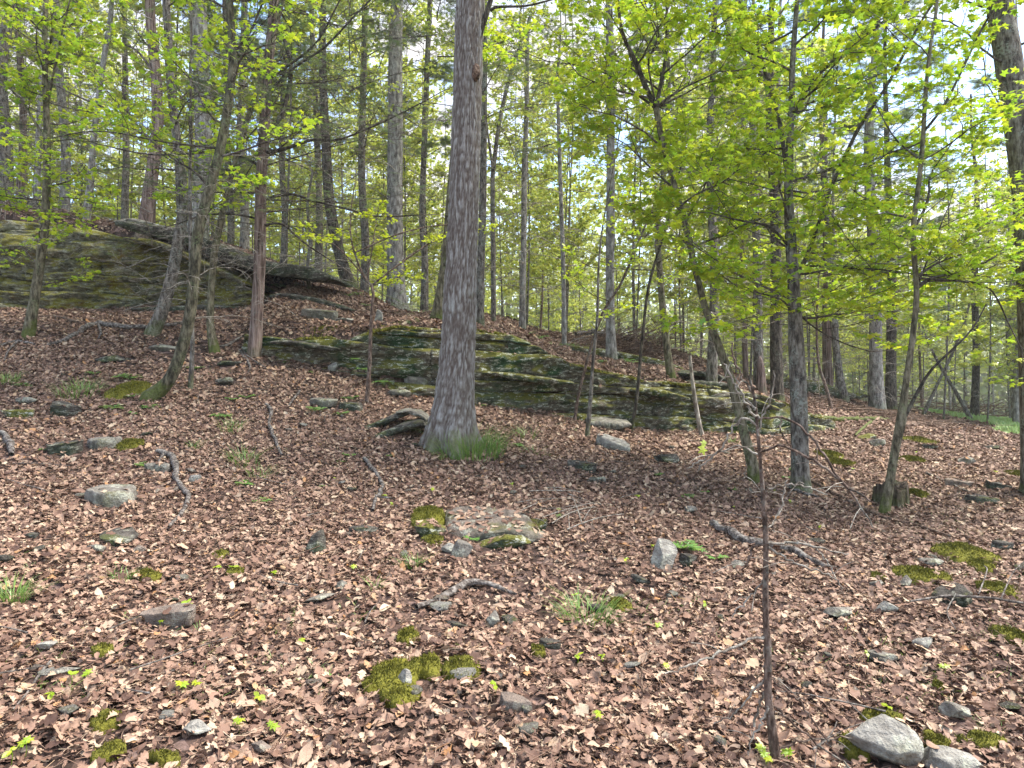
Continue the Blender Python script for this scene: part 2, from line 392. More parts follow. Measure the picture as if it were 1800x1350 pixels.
def hground(x, y):
    x = np.atleast_1d(np.asarray(x, float)); y = np.atleast_1d(np.asarray(y, float))
    xs = np.clip(x, -160, 160); ys = np.clip(y, -60, 180)
    out = np.empty(len(x))
    for i in range(0, len(x), 20000):
        a, b = xs[i:i + 20000], ys[i:i + 20000]
        r2 = (a[:, None] - ctrl[None, :, 0]) ** 2 + (b[:, None] - ctrl[None, :, 1]) ** 2
        out[i:i + 20000] = _ker(r2) @ _W[:_n] + _W[_n] + _W[_n + 1] * a + _W[_n + 2] * b
    out += step_h(x, y)
    p = np.c_[x, y, np.zeros(len(x))]
    rel = 0.05 * fbm(p * 0.9, 4, 5) * sstep(0, 3, y + 2)
    return out + rel
def hz(x, y): return float(hground([x], [y])[0])
_D = np.concatenate([np.arange(1.6, 14, 0.04), np.arange(14, 80, 0.12)])
def hit(px, py, dmin=1.6):
    """where the line of sight meets the terrain"""
    D = _D[_D >= dmin]
    X = (px - 900.0) / FOC * D; Z = CAMZ - (py - 675.0) / FOC * D
    g = hground(X, D)
    below = np.nonzero(Z < g)[0]
    if len(below) == 0: d = 45.0
    elif below[0] == 0: d = D[0]
    else:
        i = below[0]; a = Z[i - 1] - g[i - 1]; b = g[i] - Z[i]; d = D[i - 1] + (D[i] - D[i - 1]) * a / (a + b)
    return np.array([(px - 900.0) / FOC * d, d, hz((px - 900.0) / FOC * d, d)])

def axis(lo, hi, fine_lo, fine_hi, step, grow):
    a = list(np.arange(fine_lo, fine_hi, step)); s = step; v = a[-1]
    while v < hi: s *= grow; v += s; a.append(v)
    s = step; v = fine_lo; b = []
    while v > lo: s *= grow; v -= s; b.append(v)
    return np.array(b[::-1] + a)
gx = axis(-300, 300, -9.5, 9.5, 0.10, 1.06); gy = axis(-60, 400, 1.0, 15.0, 0.10, 1.05)
GX, GY = np.meshgrid(gx, gy); GZ = hground(GX.ravel(), GY.ravel())
gp = np.c_[GX.ravel(), GY.ravel(), np.zeros(GX.size)]
GZ = GZ + 0.02 * fbm(gp * 5, 3, 9) * (np.abs(GX.ravel()) < 30)
mb = MB(); nx_, ny_ = len(gx), len(gy)
ii = (np.arange(ny_ - 1)[:, None] * nx_ + np.arange(nx_ - 1)[None, :]).ravel()
mb.add(np.c_[GX.ravel(), GY.ravel(), GZ], np.stack([ii, ii + 1, ii + nx_ + 1, ii + nx_], -1))
ground = mb.build('ground', M['soil']); tag(ground, kind='structure')

# ------------------------------------------------------------------ rock ledges in beds of stone
def slab_mesh(mb, x0, x1, z0f, z1f, yf, depth, rng, seed, fine=1.0):
    """one stone: front profile swept along x; z0f,z1f,yf are functions of x"""
    nu = max(5, int((x1 - x0) / 0.055)); xs = np.linspace(x0, x1, nu)
    z0 = z0f(xs); z1 = z1f(xs); y0 = yf(xs)
    nv = int(np.clip((z1 - z0).mean() / 0.022, 5, 26)); tv = np.linspace(0.0, 1.0, nv)
    bulge = 0.022 * np.clip(np.abs(tv * 2 - 1) ** 4, 0, 1)
    prof_y = np.r_[1.0, 0.35, bulge + 0.0, 0.2, 0.5, 1.0]; prof_z = np.r_[0, 0, tv * 0.96 + 0.02, 1.0, 1.0, 1.0]
    m = len(prof_y)
    e = np.minimum(np.arange(nu), np.arange(nu)[::-1]).astype(float)
    endr = np.where(e == 0, 0.06, np.where(e == 1, 0.015, 0.0))
    fr = prof_y < 0.1
    py = np.where(prof_y < 0.3, prof_y, 0.3 + (prof_y - 0.3) * (depth / 0.7))[None, :] + endr[:, None] * fr[None, :]
    V = np.stack([np.repeat(xs[:, None], m, 1), y0[:, None] + py, z0[:, None] + (z1 - z0)[:, None] * prof_z[None, :]], -1)
    p = V.reshape(-1, 3)
    d = fbm(p * np.array([1.6, 1.6, 2.6]), 5, 61, 0.62)
    d2 = fbm(p * np.array([8, 8, 24.0]), 4, 5, 0.65)
    d3 = fbm(p * np.array([20, 20, 38.0]), 2, 12, 0.6)
    lam = np.tanh(5 * vnoise(p * np.array([1.6, 1.6, 13.0]) + 0.25 * vnoise(p * 3.0, 8)[:, None], 44))
    front = np.tile(prof_y < 0.3, nu)
    p = p + np.c_[0.012 * d2, (0.30 * d + 0.045 * fine * d2 * np.clip(1 + 2.5 * fbm(p * 0.9, 2, 90), 0.1, 2) + 0.012 * d3 + 0.022 * min(fine, 1.6) * lam) * front, 0.022 * d + 0.012 * d2 * (~front)]
    q = (np.arange(nu - 1)[:, None] * m + np.arange(m - 1)[None, :]).ravel()
    quads = np.stack([q, q + m, q + m + 1, q + 1], -1)
    k = []
    for b0 in (0, (nu - 1) * m):
        for a in range(1, m - 1): k.append((b0, b0 + a, b0 + a + 1) if b0 == 0 else (b0, b0 + a + 1, b0 + a))
    mb.add(p, quads, np.array(k))

def ledge(name, label, yfun, basef, topf, xr, thick, tilt, lean, mat, rng, depth=1.0, off=0.07, plen=(0.7, 2.4), fine=1.0):
    xm = 0.5 * (xr[0] + xr[1]); ym = float(yfun(xm))
    root = empty(name, (xm, ym, hz(xm, ym - 0.05)), label, 'rock ledge')
    org = np.array(root.location)
    xs = np.linspace(xr[0], xr[1], 300)
    tz = topf(xs) - tilt * xs; bz = basef(xs) - tilt * xs
    levels = [bz.min() - 0.1]
    while levels[-1] < tz.max(): levels.append(levels[-1] + thick[0] + (thick[1] - thick[0]) * rng.uniform() ** 1.4)
    def bed(k_):
        return lambda q: levels[k_] + tilt * q + min(0.16, 0.3 * thick[1]) * fbm(np.c_[q * 0.7, 0 * q + k_ * 5.3, 0 * q], 3, 20)
    for k_ in range(len(levels) - 1):
        lo, hi0 = bed(k_), bed(k_ + 1)
        hi = lambda q, hi0=hi0: np.minimum(hi0(q), topf(q))
        ok = (hi(xs) - lo(xs) > 0.035) & (hi(xs) > basef(xs) + 0.01)
        loff = rng.uniform(-off, off)
        i = 0
        while i < len(xs):
            if not ok[i]: i += 1; continue
            j = i
            while j + 1 < len(xs) and ok[j + 1]: j += 1
            a, b = xs[i], xs[j]; x = a
            while x < b - 0.12:
                L = min(rng.uniform(*plen), b - x)
                if b - (x + L) < 0.5: L = b - x
                po = loff + rng.uniform(-0.03, 0.03)
                m_ = MB()
                slab_mesh(m_, x - 0.004, x + L + 0.004, lambda q: lo(q) - .004, lambda q: np.maximum(hi(q), lo(q) + .02),
                          lambda q: yfun(q) + po + lean * np.clip(lo(q) - basef(q), 0, 5), depth, rng, 1, fine)
                m_.build('stone_bed', mat, root, origin=org)
                x += L
            i = j + 1
    return root

rng = np.random.default_rng(11)
b2 = lambda x: hground(np.atleast_1d(x), led2_y(np.atleast_1d(x)) - 0.15) - 0.05
t2 = lambda x: b2(x) + np.interp(x, L2X, LED2[:, 2] * 1.04 + 0.08 * (LED2[:, 2] > 0)) + 0.10 * fbm(np.c_[np.atleast_1d(x) * 1.6, 0 * np.atleast_1d(x), 0 * np.atleast_1d(x)], 3, 3)
ledge('rock_ledge', 'long low mossy rock ledge in layered beds behind the big oak', led2_y, b2, t2, (L2X[1] - 0.1, L2X[-2] + 0.15), (0.08, 0.55), -0.06, 0.18, M['ledge_mid'], rng, 1.1, 0.10, (1.5, 5.0), 1.5)
b1 = lambda x: hground(np.atleast_1d(x), led1_y(np.atleast_1d(x)) - 0.1) - 0.06
t1 = lambda x: b1(x) + np.interp(x, L1X, LED1[:, 2]) + 0.05
ledge('rock_ledge', 'tall mossy cliff of thin rock layers under the leaning dark slabs', led1_y, b1, t1, (L1X[0], L1X[-2] + 0.1), (0.12, 0.5), -0.035, 0.22, M['ledge_big'], rng, 2.0, 0.05, (2.0, 5.0), 2.2)

# ------------------------------------------------------------------ single rocks and slabs
def _ico(sub):
    import bmesh
    bm = bmesh.new(); bmesh.ops.create_icosphere(bm, subdivisions=sub, radius=1.0)
    v = np.array([q.co[:] for q in bm.verts]); f = np.array([[q.index for q in g.verts] for g in bm.faces]); bm.free()
    return v, f
ICO = {s: _ico(s) for s in (2, 3, 4)}
def rock_mb(w, d, h, seed, sub=4, cuts=14, flat=False, rough=0.04):
    rg = np.random.default_rng(seed)
    v, f = ICO[sub]; p = v.copy()
    for _ in range(cuts):
        n = unit(rg.normal(size=3)); r = rg.uniform(0.42, 0.8)
        dd = p @ n; p = p - np.clip(dd - r, 0, None)[:, None] * n
    if flat:
        p = np.sign(p) * np.abs(p) ** np.array([0.8, 0.8, 0.35])
        p[:, 2] = np.clip(p[:, 2], -0.6, 0.6) / 0.6
    p = p / np.abs(p).max(0)
    p = p * np.array([w, d, h * (1 if flat else .8)]) * 0.5
    s = max(w, d)
    nrm = v
    p = p + nrm * (rough * s * fbm(p / s * 4 + seed, 4, seed % 97))[:, None] * np.array([1, 1, 0.6 * h / s + 0.25])
    p = p + v * (0.012 * s * fbm(p / s * 22 + seed, 3, seed % 89 + 3))[:, None]
    m = MB(); m.add(p, None, f)
    return m
def place_rock(px, py, wpx, hpx, label, mat='stone', depth=0.8, rz=0, tilt=(0, 0), flat=False, seed=0, sub=4, name='rock', cat='rock', sink=0.42, group=None, rough=0.04, dmin=1.6, lift=0.0):
    """(px,py) = middle of the foot of the rock in the photo, wpx/hpx its size there"""
    g = hit(px, py, dmin); D = g[1]
    w = wpx / FOC * D; h = hpx / FOC * D
    m = rock_mb(w, w * depth, h * (1 + sink), seed or int(px * 7 + py), sub, flat=flat, rough=rough)
    o = m.build(name, M[mat])
    y = D + 0.4 * w * depth
    z = 0.5 * (hz(g[0], y) + g[2])
    o.location = (g[0], y, z + h * (0.5 - sink * 0.5) + lift + 0.018)
    o.rotation_euler = (math.radians(tilt[0]), math.radians(tilt[1]), math.radians(rz))
    CLEAR.append((g[0], y, w * .5, w * depth * .5, 0.12))
    return tag(o, label, cat, group)
# ------------------------------------------------------------------ fallen leaves (nobody could count them): one instancing object
def fallen_leaf(kind, seed):
    rg = np.random.default_rng(seed); m = MB()
    if kind == 'oak':
        n = 10; s = np.linspace(0, 1, n)
        w = np.array([0.02, 0.09, 0.05, 0.21, 0.10, 0.34, 0.19, 0.35, 0.22, 0.04]) * rg.uniform(0.85, 1.15, n)
    elif kind == 'plain':
        n = 7; s = np.linspace(0, 1, n); w = 0.27 * np.sin(np.pi * (s * 0.94 + 0.03)) ** 0.8
    if kind in ('oak', 'plain'):
        c1, c2, tw, fold = rg.uniform(-0.5, 0.6), rg.uniform(-0.4, 0.9), rg.uniform(-0.6, 0.6), rg.uniform(-0.3, 0.4)
        V = []
        for i in range(n):
            for e in (-1, -0.5, 0, 0.5, 1):
                x = e * w[i]; y = s[i] - 0.5
                z = c1 * 0.6 * (y * y) + c2 * x * x * 2.2 + tw * x * y + fold * abs(x) * 0.4 + 0.035 * math.sin(9 * y + 4 * e + seed)
                V.append((x + 0.06 * math.sin(3 * y + seed), y, z))
        q = [(i * 5 + j, i * 5 + j + 1, i * 5 + j + 6, i * 5 + j + 5) for i in range(n - 1) for j in range(4)]
        m.add(V, q)
        return m.mesh('fallen_leaf', M['litter'], True)
    pts = [(0.0, -0.45), (0.38, -0.36), (0.31, -0.12), (0.56, 0.14), (0.30, 0.16), (0.31, 0.36), (0, 0.56), (-0.31, 0.36), (-0.30, 0.16), (-0.56, 0.14), (-0.31, -0.12), (-0.38, -0.36)]
    pts = np.array(pts) * rg.uniform(0.88, 1.12, (12, 2))
    cx, cy = rg.uniform(-1, 1, 2)
    V = [(0, 0, 0)] + [(p[0], p[1], 0) for p in pts] + [(p[0] * .5, p[1] * .5, 0) for p in pts]
    V = np.array(V); r2 = V[:, 0] ** 2 + V[:, 1] ** 2
    V[:, 2] = 0.35 * cx * V[:, 0] ** 2 + 0.35 * cy * V[:, 1] ** 2 + 0.35 * r2 * rg.uniform(-0.5, 1.2) + 0.06 * np.sin(V[:, 0] * 9 + seed) + 0.3 * V[:, 0] * V[:, 1]
    tr = [(0, 13 + i, 13 + (i + 1) % 12) for i in range(12)]
    qd = [(13 + i, 1 + i, 1 + (i + 1) % 12, 13 + (i + 1) % 12) for i in range(12)]
    m.add(V, qd, tr)
    return m.mesh('fallen_leaf', M['litter'], True)

def instancer(name, pts, eul, scl, idx, meshes, label=None):
    src = bpy.data.collections.new(name + '_kinds')
    for i, me in enumerate(meshes):
        o = bpy.data.objects.new('%s_kind_%02d' % (name, i), me); src.objects.link(o)
    me = bpy.data.meshes.new(name)
    me.vertices.add(len(pts)); me.vertices.foreach_set('co', np.asarray(pts, np.float32).ravel())
    a = me.attributes.new('leaf_turn', 'FLOAT_VECTOR', 'POINT'); a.data.foreach_set('vector', np.asarray(eul, np.float32).ravel())
    a = me.attributes.new('leaf_size', 'FLOAT', 'POINT'); a.data.foreach_set('value', np.asarray(scl, np.float32))
    a = me.attributes.new('leaf_kind', 'INT', 'POINT'); a.data.foreach_set('value', np.asarray(idx, np.int32))
    ob = bpy.data.objects.new(name, me); COL.objects.link(ob)
    g = bpy.data.node_groups.new(name, 'GeometryNodeTree')
    g.interface.new_socket('Geometry', in_out='INPUT', socket_type='NodeSocketGeometry')
    g.interface.new_socket('Geometry', in_out='OUTPUT', socket_type='NodeSocketGeometry')
    N = g.nodes.new; L = g.links.new
    gi, go = N('NodeGroupInput'), N('NodeGroupOutput')
    ip = N('GeometryNodeInstanceOnPoints'); ci = N('GeometryNodeCollectionInfo')
    ci.inputs['Collection'].default_value = src; ci.inputs['Separate Children'].default_value = True; ci.inputs['Reset Children'].default_value = True
    ip.inputs['Pick Instance'].default_value = True
    def attr(nm, typ):
        n = N('GeometryNodeInputNamedAttribute'); n.data_type = typ; n.inputs['Name'].default_value = nm; return n.outputs['Attribute']
    er = N('FunctionNodeEulerToRotation')
    L(attr('leaf_turn', 'FLOAT_VECTOR'), er.inputs[0]); L(er.outputs[0], ip.inputs['Rotation'])
    L(attr('leaf_size', 'FLOAT'), ip.inputs['Scale']); L(attr('leaf_kind', 'INT'), ip.inputs['Instance Index'])
    L(gi.outputs[0], ip.inputs['Points']); L(ci.outputs[0], ip.inputs['Instance']); L(ip.outputs[0], go.inputs[0])
    md = ob.modifiers.new('scatter', 'NODES'); md.node_group = g
    return ob

def frames_to_euler(nrm, az):
    nrm = nrm / np.linalg.norm(nrm, axis=1)[:, None]
    a = np.c_[np.cos(az), np.sin(az), np.zeros(len(az))]
    t = a - (a * nrm).sum(1)[:, None] * nrm; t /= np.linalg.norm(t, axis=1)[:, None]
    b = np.cross(nrm, t)
    return np.c_[np.arctan2(b[:, 2], nrm[:, 2]), -np.arcsin(np.clip(t[:, 2], -1, 1)), np.arctan2(t[:, 1], t[:, 0])]

# ------------------------------------------------------------------ leaves, needles, branching
MAPLE_V = np.array([(0, .42, 0), (0, 0, 0), (.42, .05, 0), (.22, .32, 0), (.58, .60, 0), (.17, .62, 0), (0, 1.05, 0), (-.17, .62, 0), (-.58, .60, 0), (-.22, .32, 0), (-.42, .05, 0)], float)
MAPLE_V[:, 2] = -0.22 * (MAPLE_V[:, 0] ** 2 * 1.5 + (MAPLE_V[:, 1] - .4) ** 2)
MAPLE_T = np.array([(0, i, i + 1) for i in range(1, 10)] + [(0, 10, 1)])
OVAL_V = np.array([(0, 0, 0), (.27, .3, -.02), (.25, .65, -.03), (0, 1, -.08), (-.25, .65, -.03), (-.27, .3, -.02)], float)
OVAL_Q = np.array([(0, 1, 2, 3), (0, 3, 4, 5)])
QUAD_V = np.array([(0, 0, 0), (.42, .5, -.05), (0, 1, 0), (-.42, .5, -.05)], float)
def _sprig():
    V = []; T = []
    for i in range(7):
        y = 0.08 + i * 0.13; L = 0.30 * (1 - 0.55 * i / 7) + 0.05
        for s in (-1, 1):
            k = len(V); V += [(0, y - 0.035, 0), (0, y + 0.035, 0), (s * L, y + 0.16, -0.03)]; T.append((k, k + 1, k + 2) if s > 0 else (k, k + 2, k + 1))
    k = len(V); V += [(-0.02, 0, 0), (0.02, 0, 0), (0, 1.05, 0)]; T.append((k, k + 1, k + 2))
    return np.array(V, float), np.array(T)
SPRIG_V, SPRIG_T = _sprig()

def put(mb, tv, tf, pos, nrm, fwd, size, tint):
    """stamp template tv at positions; nrm = face normal, fwd = pointing direction"""
    pos = np.asarray(pos); N_ = len(pos)
    if N_ == 0: return
    nrm = nrm / (np.linalg.norm(nrm, axis=1)[:, None] + 1e-9)
    f = fwd - (fwd * nrm).sum(1)[:, None] * nrm; f /= (np.linalg.norm(f, axis=1)[:, None] + 1e-9)
    r = np.cross(f, nrm)
    V = pos[:, None] + size[:, None, None] * (tv[None, :, 0:1] * r[:, None] + tv[None, :, 1:2] * f[:, None] + tv[None, :, 2:3] * nrm[:, None])
    k = len(tv); F = (tf[None] + (np.arange(N_) * k)[:, None, None]).reshape(-1, tf.shape[1])
    ti = np.repeat(tint, k)
    if tf.shape[1] == 4: mb.add(V.reshape(-1, 3), F, None, ti)
    else: mb.add(V.reshape(-1, 3), None, F, ti)

class Grow:
    def __init__(s, seed, ratio=0.5, kids=(6, 5), wob=0.25, lift=0.05, spread=0.9, leafn=7, flat=0.35, thin=0.010):
        s.r = np.random.default_rng(seed); s.ratio = ratio; s.kids = kids; s.wob = wob; s.lift = lift; s.spread = spread; s.leafn = leafn; s.flat = flat; s.thin = thin
        s.tw = MB(); s.lp = []; s.lf = []
    def branch(s, p, d, L, rad, lvl=0, leaves=True):
        r = s.r; ns = (6, 4, 2)[min(lvl, 2)]; pts = [np.array(p, float)]; d = unit(d)
        for i in range(ns):
            d = unit(d + r.normal(0, s.wob, 3) * (0.6 if lvl == 0 else 1) + np.array([0, 0, s.lift]))
            pts.append(pts[-1] + d * L / ns)
        pts = np.array(pts)
        tube(s.tw, pts, np.linspace(rad, max(rad * 0.3, 0.0018), ns + 1), 5 if lvl == 0 and rad > 0.012 else 3, r.uniform())
        if lvl < len(s.kids):
            n = s.kids[lvl]
            for j in range(n):
                t = 0.18 + 0.8 * (j + r.uniform(0.2, .8)) / n; i = min(int(t * ns), ns - 1); f = t * ns - i
                q = pts[i] * (1 - f) + pts[i + 1] * f; dd = unit(pts[i + 1] - pts[i])
                side = np.cross(dd, (0, 0, 1)); side = unit(side + 1e-6) * (1 if (j + lvl) % 2 else -1)
                nd = unit(dd * 0.75 + side * s.spread * r.uniform(.7, 1.2) + r.normal(0, s.flat, 3) * np.array([.5, .5, 1]))
                s.branch(q, nd, L * s.ratio * (1.15 - 0.55 * t) * r.uniform(.7, 1.2), max(rad * 0.45, s.thin * 0.22), lvl + 1, leaves)
        if leaves and lvl >= len(s.kids) - 1 and s.leafn:
            n = s.leafn if lvl == len(s.kids) else s.leafn // 2
            t = r.uniform(0.15, 1.0, n) * ns; i = np.minimum(t.astype(int), ns - 1); f = (t - i)[:, None]
            q = pts[i] * (1 - f) + pts[i + 1] * f; dd = pts[i + 1] - pts[i]; dd /= np.linalg.norm(dd, axis=1)[:, None]
            sd = np.cross(dd, (0, 0, 1.0)) * r.choice([-1, 1], n)[:, None]
            s.lp.append(q); s.lf.append(dd * 0.6 + sd * r.uniform(.4, 1.2, n)[:, None])
    def leaf_mesh(s, name, mat, tv, tf, size, jit=0.45, droop=0.25, off=0.02, tint=(0.5, 0.25)):
        if not s.lp: return None
        p = np.concatenate(s.lp); f = np.concatenate(s.lf); n = len(p); r = s.r
        nr = np.c_[r.normal(0, jit, n), r.normal(0, jit, n), np.ones(n)] ; f = f + np.c_[np.zeros((n, 2)), -droop * r.uniform(0, 2, n)]
        m = MB(); sz = r.uniform(*size, n)
        fl = f / (np.linalg.norm(f, axis=1)[:, None] + 1e-9)
        put(m, tv, tf, p + fl * off, nr, f, sz, np.clip(r.normal(tint[0], tint[1], n), 0, 1))
        return m

def trunk_shape(mb, pts, rad, sides, rough, seed, flare=0.0, flare_h=0.2, ridge=0.0, tintr=False):
    pts = np.asarray(pts); n = len(pts)
    th = np.linspace(0, 2 * math.pi, sides, endpoint=False)
    ln = np.r_[0, np.cumsum(np.linalg.norm(np.diff(pts, axis=0), axis=1))]
    R = np.repeat(rad[:, None], sides, 1)
    q = np.stack([np.cos(th)[None] * R, np.sin(th)[None] * R, np.repeat(ln[:, None], sides, 1)], -1).reshape(-1, 3)
    sc = 1.0 / max(rad[0], 0.02)
    nn = fbm(q * np.array([sc * 0.8, sc * 0.8, sc * 0.11]), 3, seed).reshape(n, sides)
    R = R * (1 + rough * nn)
    if flare:
        lob = 1 + 0.45 * np.sin(th * 5 + seed)[None] + 0.3 * np.sin(th * 3 + seed * 2)[None]
        R = R * (1 + flare * np.exp(-ln / flare_h)[:, None] * lob)
    tube(mb, pts, np.ones(n), sides, 0.5, False, rfun=R)
    return R

PROTO = {}
def proto(kind, i):
    """shared crown meshes for trees of the middle distance: (twigs, leaves), for a trunk standing at the origin"""
    key = (kind, i)
    if key in PROTO: return PROTO[key]
    sd_ = {'under': 600, 'broad': 100, 'broadfar': 200, 'hemlock': 300, 'hemfar': 400, 'dead': 500}[kind] + i
    r = np.random.default_rng(sd_)
    if kind == 'broad':
        g = Grow(sd_, 0.5, (6, 4), 0.2, 0.05, 0.9, 9, 0.4, 0.009); nb, z0, z1 = 28, 2.4, 12.0
        for j in range(nb):
            z = z0 + (z1 - z0) * (j + r.uniform()) / nb; a = j * 2.4 + r.uniform(0, .8); L = r.uniform(1.0, 2.3) * (1.1 - 0.4 * (z - z0) / (z1 - z0))
            g.branch((0, 0, z), (math.cos(a), math.sin(a), r.uniform(.1, .8)), L, 0.016)
        lf = g.leaf_mesh('crown', M['canopy'], OVAL_V, OVAL_Q, (0.07, 0.12), 0.6, tint=(0.42, 0.28)); mat = M['twig']; lm = 'canopy'
    elif kind == 'under':
        g = Grow(sd_, 0.5, (5, 3), 0.2, 0.06, 0.9, 12, 0.35, 0.008); nb, z0, z1 = 20, 1.4, 8.5
        for j in range(nb):
            z = z0 + (z1 - z0) * (j + r.uniform()) / nb; a = j * 2.4 + r.uniform(0, .8); L = r.uniform(0.9, 1.9)
            g.branch((0, 0, z), (math.cos(a), math.sin(a), r.uniform(0, .6)), L, 0.012)
        lf = g.leaf_mesh('crown', M['canopy'], QUAD_V, np.array([(0, 1, 2, 3)]), (0.08, 0.14), 0.6, tint=(0.3, 0.28)); mat = M['twig']; lm = 'canopy'
    elif kind == 'broadfar':
        g = Grow(sd_, 0.5, (5, 3), 0.2, 0.05, 0.9, 13, 0.4, 0.012); nb, z0, z1 = 24, 2.6, 14.0
        for j in range(nb):
            z = z0 + (z1 - z0) * (j + r.uniform()) / nb; a = j * 2.4 + r.uniform(0, .8); L = r.uniform(1.2, 2.8)
            g.branch((0, 0, z), (math.cos(a), math.sin(a), r.uniform(.1, .8)), L, 0.02)
        lf = g.leaf_mesh('crown', M['canopy'], QUAD_V, np.array([(0, 1, 2, 3)]), (0.09, 0.15), 0.7, tint=(0.35, 0.28)); mat = M['twig']; lm = 'canopy'
    elif kind in ('hemlock', 'hemfar'):
        far = kind == 'hemfar'
        g = Grow(sd_, 0.42, (7, 3) if far else (9, 5), 0.09, -0.015, 0.85, 6 if far else 3, 0.12, 0.008); nb, z0, z1 = (24 if far else 26), 2.6, 13.0
        for j in range(nb):
            z = z0 + (z1 - z0) * (j + r.uniform()) / nb; a = j * 2.4 + r.uniform(0, .8); L = r.uniform(1.1, 2.2) * (1.15 - 0.6 * (z - z0) / (z1 - z0))
            g.branch((0, 0, z), (math.cos(a), math.sin(a), r.uniform(-.1, .3)), L, 0.014, 0, True)
        lf = g.leaf_mesh('crown', M['hemlock'], SPRIG_V, SPRIG_T, (0.2, 0.3) if far else (0.13, 0.22), 0.3, 0.15, 0.0, tint=(0.4, 0.3)); mat = M['twig']; lm = 'hemlock'
    else:
        g = Grow(sd_, 0.5, (6, 3), 0.18, -0.03, 0.8, 0, 0.3, 0.009); nb, z0, z1 = 36, 0.6, 8.0
        for j in range(nb):
            z = z0 + (z1 - z0) * (j + r.uniform()) / nb; a = j * 2.4 + r.uniform(0, .8); L = r.uniform(0.6, 1.9)
            g.branch((0, 0, z), (math.cos(a), math.sin(a), r.uniform(-.15, .45)), L, 0.012)
        lf = None; mat = M['deadtwig']
    PROTO[key] = (g.tw.mesh('twigs', mat), lf.mesh('crown', M[lm], False) if lf else None)
    return PROTO[key]

def add_proto(root, kind, i, rz=0.0, scl=1.0, z=0.0):
    tw, lf = proto(kind, i)
    nm = 'dead_branches' if kind == 'dead' else 'branches'
    for me, n_ in ((tw, nm), (lf, 'crown')):
        if me is None: continue
        o = link_mesh(n_, me, root); o.rotation_euler = (0, 0, rz); o.scale = (scl,) * 3; o.location = (0, 0, z); o['kind'] = 'stuff'

